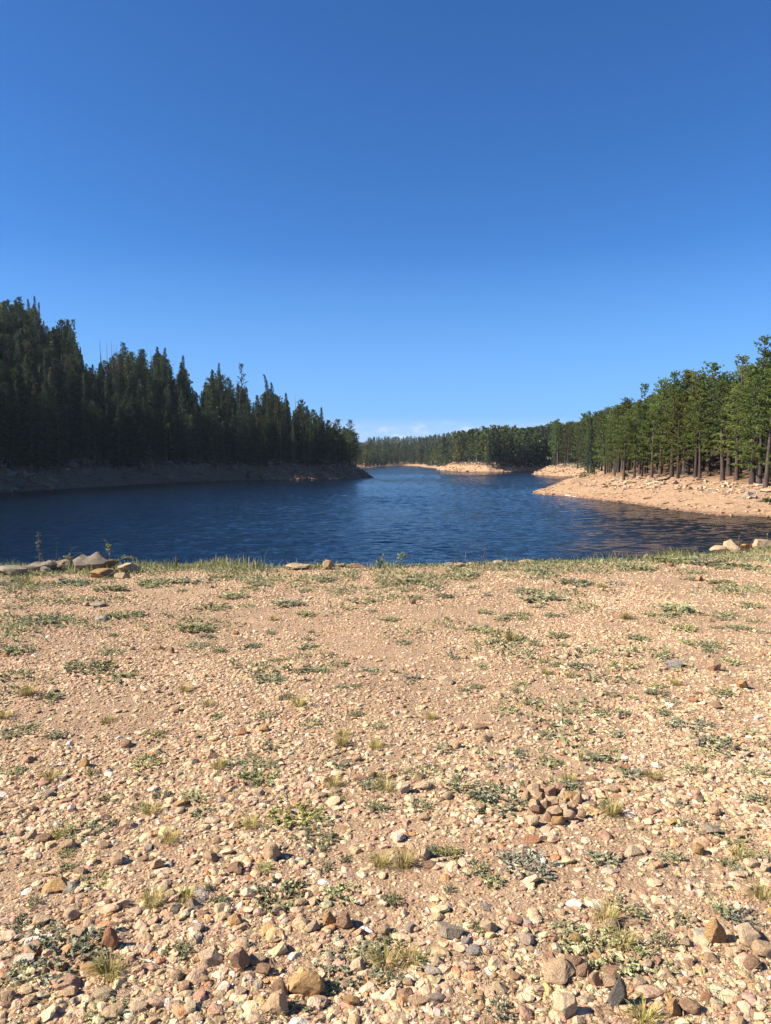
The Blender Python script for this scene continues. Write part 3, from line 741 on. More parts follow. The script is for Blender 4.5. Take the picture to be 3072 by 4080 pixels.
for i, (x, y, w) in enumerate(weeds):
    px, py = x * K, y * K
    p = on_ground(px, py); p[1] = min(p[1], float(yedge(p[0])) - .02)
    wm = w * K / F * math.hypot(p[1], CAM_Z) * 1.08
    big = (i % 5 == 0) or w > 95
    me = WEEDB[i % 3] if big else WEED[i % 7]
    far = np.clip((p[1] - 5) / 6, 0, 1)
    tint = np.array([1, 1, 1]) * srng.uniform(.85, 1.2) * (1 + np.array([.05, .05, -.05]) * srng.normal())
    o = link('weed', me, None, (p[0], p[1], gz(p[0], p[1])), (0, 0, srng.uniform(0, 6.28)), (wm * 1.12, wm * srng.uniform(.8, 1.12), max(wm, .16) * srng.uniform(.42, .66)), tint)
    sz = 'broad' if w > 95 else ('small' if w < 52 else 'low')
    tag(o, near_label(px, py, f'{sz} grey-green leafy weed', USED), 'weed', WG)
    if (px, py) and w in (112, 120, 116) and y > 1600: LAND.append((f'the broad weed nearest {int(0)}', px, py)) if False else None

TG = 'yellow-green grass tufts in the gravel'
tufts = [(645, 1525, 62), (740, 1590, 44), (738, 1610, 36), (810, 1615, 40), (400, 1493, 50), (110, 1685, 54), (325, 1755, 44), (820, 1868, 54), (872, 1872, 54), (400, 1942, 60), (330, 1955, 44), (832, 2085, 60), (885, 2075, 70),
         (1345, 2045, 84), (1310, 1995, 44), (1390, 2206, 100), (1650, 1940, 60), (1350, 1337, 44), (130, 1808, 44), (365, 1818, 44), (1410, 1682, 44), (930, 1552, 50), (1180, 1456, 40), (10, 1550, 50), (540, 1785, 36), (470, 1660, 36),
         (1105, 1385, 50), (450, 1525, 50), (230, 1560, 50), (60, 1500, 60), (1300, 1270, 40), (720, 1700, 50), (830, 1706, 44), (1230, 1690, 36), (60, 1262, 66), (235, 2110, 40), (1600, 1850, 40), (1460, 1480, 40), (1320, 1760, 40), (590, 1340, 40)]
for i, (x, y, w) in enumerate(tufts):
    px, py = x * K, y * K
    p = on_ground(px, py)
    wm = w * K / F * math.hypot(p[1], CAM_Z)
    o = link('grass_tuft', TUFT[i % 6], None, (p[0], p[1], gz(p[0], p[1])), (0, 0, srng.uniform(0, 6.28)), max(.6, wm / .24), np.array([1.15, 1.1, .95]) * srng.uniform(.8, 1.2)); o.scale[2] *= srng.uniform(.6, .95)
    tag(o, near_label(px, py, 'yellow-green grass tuft', USED), 'grass tuft', TG)

# uncountable cover: bank-edge grass, leafy mat at the bank, dry litter
def bank_cover():
    r = np.random.default_rng(77); g_ = Geo()
    n = 17000
    px = r.uniform(-300, 3400, n); x = np.array([on_plane(a, 2236)[0] for a in px]); x = x * 1.0
    ed = yedge(x); back = r.exponential(.28, n) - .12
    y = ed - back
    dens = 0.5 + 1.1 * vnoise(x / .8, x * 0 + 9, 5) + .5 * vnoise(x / .25, y / .25, 6)
    left = smoothstep(-1.2, -2.6, x) * .6 + smoothstep(3.5, 4.6, x) * .45
    keep = r.uniform(size=n) < np.clip(dens * (.34 + left), .07, 1)
    x, y = x[keep], y[keep]; z = ground_z(x, y); m = len(x)
    H = r.uniform(.05, .17, m) * (0.65 + 1.0 * np.clip(vnoise(x / .6, y / .6, 8) + .35, 0, 1)) * (1 - .35 * smoothstep(-1.5, .5, x) * (1 - smoothstep(2.5, 4, x)))
    a = r.uniform(0, 6.283, m); o = np.stack([np.cos(a), np.sin(a), 0 * a], 1); side = np.stack([-o[:, 1], o[:, 0], 0 * a], 1) * .0035
    side[:, 0] = np.abs(side[:, 0]) + .002
    b = np.stack([x, y, z - .01], 1); ln = (r.uniform(.1, .7, m) * H)[:, None]
    p1 = b + o * ln * .35 + np.array([0, 0, 1]) * (H * .6)[:, None]; p2 = b + o * ln + np.array([0, 0, 1]) * H[:, None]
    V = np.stack([b - side, b + side, p1 + side * .8, p1 - side * .8, p2], 1).reshape(-1, 3)
    k = np.arange(m) * 5
    c = np.where(r.uniform(size=(m, 1)) < .45, np.array([[.40, .34, .15]]), np.array([[.20, .25, .10]])) * r.uniform(.7, 1.25, (m, 1))
    g_.add(V, np.stack([k + 3, k + 2, k + 4], 1), np.stack([k, k + 1, k + 2, k + 3], 1), np.repeat(c, 5, 0))
    tag(link('grass', g_.mesh('grass', M_GRASS)), kind='stuff')
    # creeping leafy mat
    g_ = Geo(); n = 60000
    y = 3.2 + 10.8 * r.uniform(0, 1, n) ** .62; x = r.uniform(-.62, .62, n) * y
    e = yedge(x) - y
    dens = (fbm(x / .55, y / .55, 91, 3) + .30 * smoothstep(1.6, .2, e) + .18 * smoothstep(-2.0, -4.0, x) + .12 * smoothstep(3, 5, x) - .12 - .16 * smoothstep(8, 4, y)) * 3
    keep = (r.uniform(size=n) < np.clip(dens, 0, 1)) & (e > -.1)
    x, y = x[keep], y[keep]; m = len(x)
    C = np.stack([x, y, ground_z(x, y) + r.uniform(.005, .045, m)], 1); D = unit(np.stack([r.normal(size=m), r.normal(size=m), r.uniform(.2, 1.4, m)], 1))
    blades(g_, r, C, D, .042, .016, 2, .4, np.array([[.29, .30, .15]]) * r.uniform(.7, 1.3, (m, 1)), .1)
    tag(link('ground_cover', g_.mesh('ground_cover', M_LEAF)), kind='stuff')
    # dry stems lying about
    g_ = Geo(); n = 24000
    y = 1.8 + 10.5 * r.uniform(size=n) ** 1.3; x = r.uniform(-.6, .6, n) * (y + .5)
    keep = (fbm(x / .7, y / .7, 95, 3) > .0) & (y < yedge(x))
    x, y = x[keep], y[keep]; m = len(x); z = ground_z(x, y)
    a = r.uniform(0, 6.283, m); ln = r.uniform(.02, .075, m) * (.7 + y * .06)
    d = np.stack([np.cos(a), np.sin(a), r.uniform(0, .35, m)], 1) * ln[:, None]; s = np.stack([-np.sin(a), np.cos(a), 0 * a], 1) * (.0011 + .00022 * y)[:, None]
    b = np.stack([x, y, z + .008], 1)
    V = np.stack([b - s, b + s, b + d], 1).reshape(-1, 3)
    q_ = r.uniform(size=(m, 1)); c = np.where(q_ < .35, np.array([[.17, .125, .08]]), np.where(q_ < .65, np.array([[.25, .26, .12]]), np.array([[.42, .33, .20]]))) * r.uniform(.7, 1.3, (m, 1))
    g_.add(V, np.arange(m * 3).reshape(-1, 3), None, np.repeat(c, 3, 0))
    tag(link('dry_grass', g_.mesh('dry_grass', M_GRASS)), kind='stuff')
bank_cover()

# tall plants standing on the bank
def bank_point(px, py):
    p = on_plane(px, py + 6); y = min(p[1], float(yedge(p[0])) + .03); return np.array([p[0], y, gz(p[0], y)])
def px_m(p): return math.hypot(p[1], CAM_Z) / F
def stalk(px, py, top, label, curve=0.0, heads=(), flower=None, leaves=0, colour=(.22, .16, .10), rad=.006, seed=0, cat='plant', headc=(.17, .12, .07), name='dry_stalk', group=None, headr=.016):
    """heads: list of (t along stem, count)"""
    r = np.random.default_rng(seed + 500); p = bank_point(px, py); s = px_m(p)
    h = (py - top) * s
    root = empty(name, p); tag(root, label, cat, group)
    n = 9; ts = np.linspace(0, 1, n)
    pts = np.array([[curve * s * (t ** 2.2) + r.normal(0, .004), r.normal(0, .004), h * (t if curve == 0 else math.sin(t * (1.57 + min(abs(curve) / 90, 1) * .5)))] for t in ts]); pts[0] = 0
    g_ = Geo(); tube(g_, pts, np.linspace(rad, rad * .4, n), 5, colour)
    link('stem', g_.mesh('stem', M_DEAD, True), root)
    def at(t):
        i = min(int(t * (n - 1)), n - 2); f = t * (n - 1) - i; return pts[i] * (1 - f) + pts[i + 1] * f
    if heads:
        g_ = Geo()
        for t0, t1, cnt in heads:
            for _ in range(cnt):
                q = at(r.uniform(t0, t1)) + r.normal(0, headr * 1.0, 3) * np.array([1.3, 1, .6]); V, T = ico(1)
                g_.add(V * headr * r.uniform(.3, .66) * np.array([1, 1, 1.2]) + q, T, None, np.array(headc) * r.uniform(.7, 1.4))
        link('seed_head', g_.mesh('seed_head', M_LEAF), root)
    if leaves:
        g_ = Geo(); C = np.array([at(r.uniform(.05, .8)) + r.normal(0, .03, 3) for _ in range(leaves)]); D = unit(r.normal(size=(leaves, 3)) + np.array([0, 0, .5]))
        blades(g_, r, C, D, .06, .022, 2, .5, np.tile([[.15, .20, .09]], (leaves, 1)) * r.uniform(.7, 1.4, (leaves, 1)), .1)
        link('leaves', g_.mesh('leaves', M_LEAF), root)
    if flower:
        for k, t in enumerate(flower):
            g_ = Geo(); q = at(t) + (r.normal(0, .02, 3) if k else 0)
            C = np.tile(q, (12, 1)); D = unit(r.normal(size=(12, 3)) + np.array([0, -.6, .4]))
            blades(g_, r, C, D, .030, .018, 1, .1, np.tile([[.62, .30, .42]], (12, 1)), .1)
            link('flower', g_.mesh('flower', M_LEAF), root)
    return root
stalk(158, 2258, 2105, 'tall dark dry stalk with brown seed clusters above the dark boulder', 0, [(.15, .24, 9), (.3, .42, 12), (.5, .58, 9), (.64, .8, 18), (.86, .99, 12)], None, 4, seed=1, group=None)
stalk(228, 2260, 2145, 'thin bare upright stem right of the tall dark stalk', 0, seed=2, rad=.003)
stalk(282, 2250, 2185, 'stem with an arching tip behind the twin-peaked boulder, leaning right', 60, seed=3, rad=.003)
stalk(345, 2225, 2126, 'tall bare stem hooking right above the twin-peaked boulder', 42, seed=4, rad=.003)
stalk(440, 2262, 2140, 'reddish stem leaning left with a yellow-green seed cluster', -24, [(.35, .62, 38)], None, 0, (.22, .12, .08), seed=5, headc=(.30, .27, .08))
stalk(455, 2262, 2208, 'arching weed drooping right with dense yellow-green seeds', 84, [(.45, 1, 60)], None, 6, (.25, .2, .1), seed=6, headc=(.27, .25, .08))
stalk(368, 2222, 2188, 'short bright green leafy sprig on top of the twin-peaked boulder', 0, (), None, 16, (.15, .18, .06), seed=7, rad=.003, name='leafy_plant')
stalk(285, 2262, 2208, 'weed with a yellowish nodding head left of the twin-peaked boulder', -26, [(.6, 1, 26)], None, 3, (.25, .2, .1), seed=8, headc=(.30, .27, .08))
stalk(703, 2262, 2212, 'short dark brown dock spike rising from the left bank grass', 0, [(.2, 1, 40)], None, 0, seed=9)
stalk(655, 2258, 2222, 'pale dried seed stem left of the short dark spike', 0, [(.6, 1, 12)], None, 0, (.35, .28, .2), seed=10, rad=.003)
stalk(1300, 2252, 2222, 'short pink-flowered plant behind the cone-shaped rock', 0, (), [.98], 8, (.12, .13, .07), seed=11, name='flowering_plant', group='pink flowers on the bank')
stalk(1518, 2256, 2212, 'pink-flowered leafy plant left of the brick-like stone', 6, (), [1.0, .8], 22, (.12, .13, .07), seed=12, name='flowering_plant', group='pink flowers on the bank')
stalk(1592, 2256, 2205, 'pink-flowered plant leaning right beside the brick-like stone', 22, (), [1.0, .55], 24, (.12, .13, .07), seed=13, name='flowering_plant', group='pink flowers on the bank')
stalk(1852, 2246, 2188, 'thin pale stem bending right in the middle of the bank', 10, seed=14, rad=.0025, colour=(.35, .3, .2))
stalk(1928, 2246, 2175, 'dark slender spike left of the pale bank rock', 10, [(.3, 1, 24)], None, 0, (.10, .08, .06), seed=15, headr=.008)
stalk(2302, 2226, 2198, 'bright green short blade clump on the right bank', 0, (), None, 10, (.2, .25, .08), seed=16, name='leafy_plant')
stalk(2892, 2172, 2090, 'tall thin brown spike behind the peaked right boulder', 4, [(.3, 1, 26)], None, 0, (.2, .15, .1), seed=17, headr=.007)
stalk(2903, 2172, 2112, 'greyish seed spike next to the tall thin brown spike', 2, [(.2, 1, 30)], None, 0, (.2, .16, .12), seed=18, headr=.010)
stalk(2922, 2165, 2104, 'thin stem hooking right over the peaked right boulder', 22, [(.0, .7, 10)], None, 0, (.3, .24, .16), seed=19, rad=.0025, headr=.006)
stalk(2872, 2176, 2142, 'short pale grass stems left of the tall thin brown spike', 3, seed=20, rad=.003, colour=(.4, .36, .2))
stalk(3030, 2160, 2082, 'tall leafy weed with white flecks at the right end of the bank', 0, [(.6, 1, 20)], None, 40, (.22, .18, .1), seed=21, name='leafy_plant', headr=.010)
stalk(3056, 2160, 2075, 'tall brown seed stalk at the right edge of the photo', 4, [(.4, 1, 30)], None, 6, (.25, .18, .12), seed=22, headr=.010)
stalk(3004, 2165, 2092, 'slender pale stem left of the tall leafy right weed', -4, [(.7, 1, 8)], None, 4, (.35, .28, .18), seed=23, rad=.003, headr=.006)
def blade_clump(px, py, w, h, label, n=26, seed=0, tall=None):
    r = np.random.default_rng(seed); p = bank_point(px, py); s = px_m(p); g_ = Geo()
    for i in range(n):
        b = np.array([r.normal(0, w * s * .22), r.normal(0, .05), -.02]); Ln = h * s * r.uniform(.4, 1.0); dx = r.normal(0, .35) * Ln
        if tall and i == 0: Ln, dx = tall[0] * s, tall[1] * s
        sd = np.array([.0035, 0, 0]); p1 = b + np.array([dx * .3, 0, Ln * .6]); p2 = b + np.array([dx, r.normal(0, .03), Ln])
        g_.add(np.array([b - sd, b + sd, p1 + sd * .8, p1 - sd * .8, p2]), [[3, 2, 4]], [[0, 1, 2, 3]], np.array([.19, .25, .12]) * r.uniform(.75, 1.3) if r.uniform() > .2 else np.array([.4, .33, .16]))
    tag(link('tall_grass', g_.mesh('tall_grass', M_GRASS), None, p), label, 'grass', 'tall grass clumps on the bank')
blade_clump(1040, 2262, 70, 60, 'tall grass clump with one long leaning blade in the left bank middle', 30, 1, (112, 34))
blade_clump(45, 2268, 90, 66, 'tall grass clump at the left edge of the bank', 44, 2)
blade_clump(672, 2262, 90, 52, 'grey-green grass clump around the short dark dock spike', 44, 3)
blade_clump(820, 2262, 80, 38, 'low yellowing grass clump right of the dock spike', 44, 4)
blade_clump(930, 2262, 90, 40, 'low straw-tinted grass clump left of the long leaning blade', 40, 5)
blade_clump(1250, 2258, 70, 52, 'thin grass blades just left of the cone-shaped rock', 18, 6)
blade_clump(290, 2262, 60, 52, 'grass blades in front of the smooth buff boulder', 22, 7)
blade_clump(405, 2258, 80, 56, 'grass blades fringing the right of the twin-peaked boulder', 26, 8)
blade_clump(2340, 2226, 80, 26, 'short green grass clump on the right bank edge', 30, 9)
blade_clump(2440, 2224, 80, 24, 'short thin grass left of the small tan block', 26, 10)
blade_clump(2730, 2206, 90, 34, 'green grass clump left of the low right boulder', 36, 11)
blade_clump(2830, 2198, 60, 40, 'grass blades at the foot of the low right boulder', 26, 12)
blade_clump(2600, 2216, 80, 24, 'dry short grass behind the small tan block', 30, 13)
blade_clump(3010, 2176, 70, 40, 'grass clump between the peaked boulder and sloping slab', 30, 14)

# ------------------------------------------------------------------ trees
def trunk_pts(r, H, bend):
    n = 9; t = np.linspace(0, 1, n)
    ox = bend * H * np.sin(t * 2.2 + r.uniform(0, 3)) * t; oy = bend * H * np.sin(t * 1.7 + r.uniform(0, 3)) * t
    return np.stack([ox, oy, t * H], 1)
def pine_proto(seed, H=22.0, base=.33, rmax=3.3, nbr=66, kind='pine', dens=1.0, lod=0, tipbend=None, sparse=1.0):
    r = np.random.default_rng(seed)
    P = trunk_pts(r, H, .008); P[0] = 0
    if tipbend: P[-1] += np.array(tipbend); P[-2] += np.array(tipbend) * .25
    tr = Geo(); r0 = H * (.0145 if kind == 'pine' else .013)
    rad = r0 * np.array([1.35, .95, .86, .76, .64, .5, .36, .2, .05])
    Q = np.concatenate([[P[0] + [0, 0, -.9]], P]); rd = np.concatenate([[r0 * 1.6], rad])
    bark = np.array([.060, .049, .042]) if kind == 'pine' else np.array([.13, .115, .10])
    tube(tr, Q, rd, 8 if not lod else 5, bark)
    def at(t):
        i = min(int(t * 8), 7); f = t * 8 - i; return P[i] * (1 - f) + P[i + 1] * f
    cr = Geo(); C, D, K, S = [], [], [], []
    ga = r.uniform(0, 6.28)
    clumpy = r.uniform(0, 10)
    for i in range(nbr):
        u = (i + r.uniform(0, .9)) / nbr
        if kind == 'pine': u = u ** .9
        t = base + (1 - base) * u
        a = i * 2.399 + ga + r.normal(0, .35)
        if kind == 'pine':
            prof = (1 - u) ** .52 * (0.62 + .38 * min(1, u * 4 + .3)); Lb = rmax * prof * r.uniform(.5, 1.12) + .35
            elev = -.18 + .75 * u + r.normal(0, .16)
        else:
            prof = (1 - u) ** .92; Lb = rmax * prof * r.uniform(.62, 1.08) + .18; elev = -.22 + .35 * u + r.normal(0, .08)
        if r.uniform() > sparse: continue
        o = np.array([math.cos(a) * math.cos(elev), math.sin(a) * math.cos(elev), math.sin(elev)])
        b = at(t)
        up = np.array([0, 0, .22 * Lb if kind == 'pine' else -.10 * Lb])
        e = b + o * Lb + up
        md = b + o * Lb * .55
        if not lod or i % 3 == 0: tube(tr, [b, md, e], [.045 * (H / 22), .03, .012], 3 if not lod else 3, bark * .9)
        br = r.uniform(.72, 1.25)
        if kind == 'pine':
            m = max(3, int((Lb * 4.4 + 2) * dens))
            for k in range(m):
                f = r.uniform(.28, 1.05) ** .8
                p = (1 - f) ** 2 * b + 2 * f * (1 - f) * md + f * f * e + r.normal(0, 1, 3) * np.array([.24, .24, .15]) * (.4 + .7 * f)
                C.append(p); D.append(o * .5 + np.array([0, 0, .75])); K.append(br * r.uniform(.8, 1.2))
        else:
            side = np.array([-math.sin(a), math.cos(a), 0]); m = max(4, int((Lb * 5.6 + 3) * dens))
            for k in range(m):
                f = r.uniform(.10, 1.03)
                w = (1 - f) * .34 * Lb + .12
                p = (1 - f) ** 2 * b + 2 * f * (1 - f) * md + f * f * e + side * r.uniform(-w, w) + r.normal(0, .06, 3)
                C.append(p); D.append(o * .9 + side * r.normal(0, .6) + np.array([0, 0, -.28])); K.append(br * r.uniform(.8, 1.2))
    if kind == 'fir':
        for k in range(int(14 * dens)):
            C.append(at(.93 + .07 * k / 14) + r.normal(0, .05, 3)); D.append(np.array([r.normal(0, .6), r.normal(0, .6), .8])); K.append(1.0)
    else:
        for k in range(int(16 * dens)):
            C.append(at(.95 + .05 * k / 16) + r.normal(0, .22, 3)); D.append(np.array([r.normal(0, .5), r.normal(0, .5), 1])); K.append(1.0)
    C = np.array(C); D = unit(np.array(D)); K = np.array(K)[:, None]
    if kind == 'pine':
        base_c = np.array([[.122, .150, .048]])
        if lod == 0: blades(cr, r, C, D, .44, .075, 14, .62, base_c * K, .16)
        else: blades(cr, r, C, D, [0, .8, 1.5][lod], [0, .28, .62][lod], [0, 6, 4][lod], .62, base_c * K, .16)
    else:
        base_c = np.array([[.060, .086, .045]])
        if lod == 0: blades(cr, r, C, D, .52, .14, 6, .38, base_c * K, .16)
        else: blades(cr, r, C, D, [0, .85, 1.5][lod], [0, .32, .60][lod], [0, 4, 3][lod], .4, base_c * K, .16)
    return tr, cr, H
def protos(kind, lod):
    out = []
    if kind == 'pine':
        spec = [(21, .20, 3.9, 80), (23, .27, 3.6, 78), (19, .15, 4.0, 76), (22, .22, 4.1, 74), (20, .34, 3.5, 62), (24, .20, 3.8, 86), (14, .16, 3.0, 52), (22, .22, 4.1, 80)]
    else:
        spec = [(24, .10, 3.7, 150), (26, .14, 3.3, 150), (22, .08, 3.9, 140), (25, .20, 3.2, 135), (16, .06, 2.9, 105), (27, .12, 3.4, 160)]
    for k, (H, b, rm, nb) in enumerate(spec):
        if lod == 0: out.append(pine_proto(1000 + k + (50 if kind == 'fir' else 0), H, b, rm, nb, kind))
        elif lod == 1: out.append(pine_proto(1200 + k + (50 if kind == 'fir' else 0), H, b, rm, int(nb * .55), kind, .48, 1))
        else: out.append(pine_proto(1400 + k + (50 if kind == 'fir' else 0), H, b, rm * 1.05, int(nb * .30), kind, .36, 2))
    return out
PROTO = {}
for kind in ('pine', 'fir'):
    PROTO[kind] = [(t.mesh(kind + '_trunk', M_BARK, True), c.mesh(kind + '_crown', M_NEEDLE), H) for t, c, H in protos(kind, 0)]
BENT = pine_proto(1999, 25, .1, 2.6, 150, 'fir', 1, 0, (-1.6, 0, -.2)); BENT = (BENT[0].mesh('fir_trunk', M_BARK, True), BENT[1].mesh('fir_crown', M_NEEDLE), 25)
THIN = pine_proto(1998, 26, .12, 1.7, 130, 'fir', .7, 0); THIN = (THIN[0].mesh('fir_trunk', M_BARK, True), THIN[1].mesh('fir_crown', M_NEEDLE), 26)
LOWBR = pine_proto(1997, 22, .16, 4.2, 74, 'pine', 1.0, 0); LOWBR = (LOWBR[0].mesh('pine_trunk', M_BARK, True), LOWBR[1].mesh('pine_crown', M_NEEDLE), 22)
OPEN = pine_proto(1996, 25, .34, 3.1, 58, 'pine', .95, 0, None, .9); OPEN = (OPEN[0].mesh('pine_trunk', M_BARK, True), OPEN[1].mesh('pine_crown', M_NEEDLE), 25)
def snag_proto(seed, H=24):
    r = np.random.default_rng(seed); g_ = Geo(); P = trunk_pts(r, H, .006); P[0] = [0, 0, -.8]
    tube(g_, P, .20 * np.array([1.3, 1, .9, .8, .7, .56, .42, .28, .1]), 7, (.20, .165, .14))
    b_ = Geo()
    for i in range(26):
        t = r.uniform(.3, .97); p = np.array([np.interp(t * H, P[:, 2], P[:, 0]), np.interp(t * H, P[:, 2], P[:, 1]), t * H]); a = r.uniform(0, 6.283); Ln = r.uniform(.4, 1.9) * (1.15 - t)
        e = p + np.array([math.cos(a) * Ln, math.sin(a) * Ln, r.uniform(-.25, .3) * Ln]); tube(b_, [p, (p + e) / 2 + [0, 0, .08], e], [.05, .035, .015], 3, (.19, .16, .135))
    return g_.mesh('snag_trunk', M_DEAD, True), b_.mesh('snag_branches', M_DEAD), H
SNAG = [snag_proto(700 + k, 24) for k in range(3)]

trng = np.random.default_rng(404)
TREES = []      # occupied spots
def put_tree(kind, pr, x, y, H, label, group, tint=None, name=None, z=None, crown_name='crown'):
    z = hz(x, y) if z is None else z
    s = H / pr[2]
    root = empty(name or {'pine': 'pine_tree', 'fir': 'fir_tree', 'snag': 'dead_tree'}[kind], (x, y, z), (trng.normal(0, .022), trng.normal(0, .022), trng.uniform(0, 6.283)))
    wv_ = trng.uniform(.92, 1.12) * (trng.uniform(1.0, 1.5) if group == RG else 1)
    t = link('trunk', pr[0], root, sc=(s * (wv_ if kind != 'snag' else 1), s * (wv_ if kind != 'snag' else 1), s)); c = link('branches' if kind == 'snag' else crown_name, pr[1], root, sc=(s * wv_, s * wv_, s))
    if kind == 'snag': tk = np.array([1, 1, 1]) * trng.uniform(.8, 1.2)
    else: tk = np.array([1 + trng.uniform(0, .2), 1, 1]) * trng.uniform(.75, 1.35)
    t.color = (*tk, 1)
    if tint is None:
        v = trng.uniform(.7, 1.4); h = trng.normal(0, .14)
        tint = np.array([v * (1 + h), v, v * (1 - h * .5)])
    if group == LG and kind == 'pine': tint = np.array(tint) * np.array([.46, .55, .75])  # left-slope pine crowns darkened and cooled: the slope's shade put into their tint
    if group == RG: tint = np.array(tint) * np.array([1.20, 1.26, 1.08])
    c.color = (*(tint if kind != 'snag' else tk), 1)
    tag(root, label, {'pine': 'pine tree', 'fir': 'fir tree', 'snag': 'dead tree'}[kind], group)
    TREES.append((x, y, 3.2)); return root

TL = []   # tree landmarks: (phrase, px, py, side)
RG = 'pines of the right shore'; LG = 'conifers of the left slope'
# front row of the right shore: foot px, foot py, top py, style, label, short name
front = [
    (2301, 1868, 1690, 'pine', None, 'slim pine at the left end of the right-shore woods', 'the end pine'),
    (2342, 1884, 1644, 'pine', None, 'tall pine above the two green shore bushes', 'the pine above the bushes'),
    (2386, 1873, 1650, 'pine', None, 'dark-trunked pine second right of the green shore bushes', None),
    (2428, 1886, 1776, 'low', 6, 'short bushy pine with a low crown at the woods edge', 'the short bushy pine'),
    (2485, 1912, 1668, 'pine', 4, 'tall thin-trunked pine nearest the water on the beach', 'the thin-trunked pine'),
    (2504, 1886, 1770, 'pine', 6, 'young small pine right of the thin-trunked pine', None),
    (2528, 1906, 1606, 'pine', 4, 'tall pine with a long bare pale trunk on the beach', 'the bare-trunked pine'),
    (2548, 1890, 1640, 'pine', 0, 'leaning dark pine just behind the bare-trunked pine', None),
    (2596, 1906, 1625, 'low', 7, 'low-crowned pine standing among the rock ledges', 'the ledge pine'),
    (2634, 1882, 1560, 'pine', 2, 'dark full pine right of the ledge pine', None),
    (2676, 1900, 1490, 'pine', 5, 'tall dense pine with thick black trunk, mid front row', 'the thick-trunked pine'),
    (2709, 1890, 1560, 'pine', 3, 'pine right beside the thick-trunked pine', None),
    (2738, 1894, 1500, 'pine', 1, 'dark-trunked pine left of the paired slim pines', 'the dark-trunked pine'),
    (2770, 1902, 1560, 'pine', 0, 'left of the two slim paired pines in front', 'the left slim pine'),
    (2788, 1906, 1600, 'pine', 4, 'right of the two slim paired pines in front', 'the right slim pine'),
    (2820, 1882, 1458, 'pine', 7, 'tall broad pine behind the paired slim pines', 'the tall broad pine'),
    (2797, 1872, 1500, 'pine', 3, 'pine between the slim pair and the tall broad pine', None),
    (2907, 1844, 1540, 'pine', 1, 'pine beside the dark fallen logs in the right woods', 'the pine by the fallen logs'),
    (2997, 1929, 1470, 'low', 0, 'stout low-branching pine nearest the right edge', 'the stout low-branching pine'),
    (3051, 1942, 1480, 'pine', 2, 'reddish-trunked pine right of the stout low-branching pine', 'the reddish pine'),
]
for i, (bx, by, ty, st, k, lab, short) in enumerate(front):
    h = hit(bx, by)
    if h is None: print('NOHIT', lab); continue
    pr = LOWBR if st == 'low' and k != 6 else PROTO['pine'][k if k is not None else int(trng.integers(0, 6))]
    H = h[1] * (by - ty) / F
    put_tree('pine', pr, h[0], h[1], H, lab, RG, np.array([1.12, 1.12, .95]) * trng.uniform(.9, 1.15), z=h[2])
    print('front', lab[:30], [round(v, 1) for v in h], 'H', round(H, 1))
    TL.append((short or lab, bx, (by + ty) / 2, 'R')) if short else None

# skyline of the woods in the photo (px, py)
SKY = np.array([(-400, 1150), (-100, 1200), (38, 1196), (77, 1186), (100, 1230), (138, 1181), (165, 1260), (200, 1310), (245, 1275), (286, 1275), (310, 1376), (345, 1430), (385, 1455), (420, 1420), (470, 1400), (504, 1386), (540, 1412), (574, 1393), (592, 1480),
                (620, 1380), (653, 1386), (690, 1470), (705, 1500), (726, 1417), (770, 1540), (800, 1560), (839, 1477), (868, 1445), (900, 1540), (916, 1508), (940, 1560), (964, 1450), (1000, 1600), (1024, 1575), (1040, 1600), (1065, 1500), (1087, 1525),
                (1115, 1590), (1139, 1566), (1165, 1620), (1197, 1597), (1223, 1616), (1247, 1635), (1279, 1623), (1312, 1676), (1343, 1674), (1391, 1676), (1415, 1722), (1440, 1775), (1455, 1742), (1500, 1736), (1600, 1735), (1700, 1730), (1760, 1722), (1850, 1708),
                (1920, 1697), (1990, 1692), (2080, 1694), (2150, 1690), (2230, 1672), (2300, 1680), (2325, 1645), (2360, 1642), (2415, 1618), (2440, 1630), (2497, 1589), (2530, 1610), (2584, 1535), (2610, 1570), (2663, 1487), (2700, 1530), (2736, 1481), (2790, 1500),
                (2841, 1460), (2890, 1500), (2917, 1495), (2950, 1480), (2981, 1420), (3033, 1345), (3072, 1400), (3400, 1330)], float)
def sky_y(px): return np.interp(px, SKY[:, 0], SKY[:, 1])

# trees that draw the left skyline, and single ones on the left shore
LG = 'conifers of the left slope'
def sky_tree(px, py, kind, pr, label, short=None, Hpref=25, dmax=520, group=None, dmin=200):
    d = ray(px, py); d = d / d[1]
    t = np.arange(dmin, dmax, 1.0); g_ = hills_z(d[0] * t, t); need = CAM_Z + d[2] * t - g_
    ok = g_ > WATER_Z + 6.0
    if not ok.any(): print('no land', label); return
    cost = np.abs(need - Hpref) + np.where(ok, 0, 1e6) + np.where(need < 8, 1e5, 0)
    near = np.nonzero(cost < 2.5)[0]
    k = int(near[0]) if len(near) else int(np.argmin(cost)); H = float(np.clip(need[k], 9, 34))
    print('sky', label[:32], 'D', t[k], 'H', round(H, 1), 'need', round(float(need[k]), 1))
    put_tree(kind, pr, d[0] * t[k], t[k], H, label, group or LG, z=float(g_[k]))
    if short: TL.append((short, px, py + 40, 'R' if group else 'L'))
PP, FF = PROTO['pine'], PROTO['fir']
sky_tree(38, 1198, 'pine', PP[1], 'broad dark pine at the left end of the skyline', 'the left-end pine')
sky_tree(77, 1186, 'pine', PP[7], 'wide rounded pine beside the narrow pale fir', 'the wide rounded pine')
sky_tree(138, 1181, 'fir', THIN, 'tallest narrow pale fir on the left skyline', 'the narrow pale fir')
sky_tree(152, 1205, 'fir', THIN, 'second narrow fir touching the tallest pale fir', None)
sky_tree(245, 1276, 'pine', PP[0], 'left of twin flat-topped pines past the pale fir', 'the left twin pine')
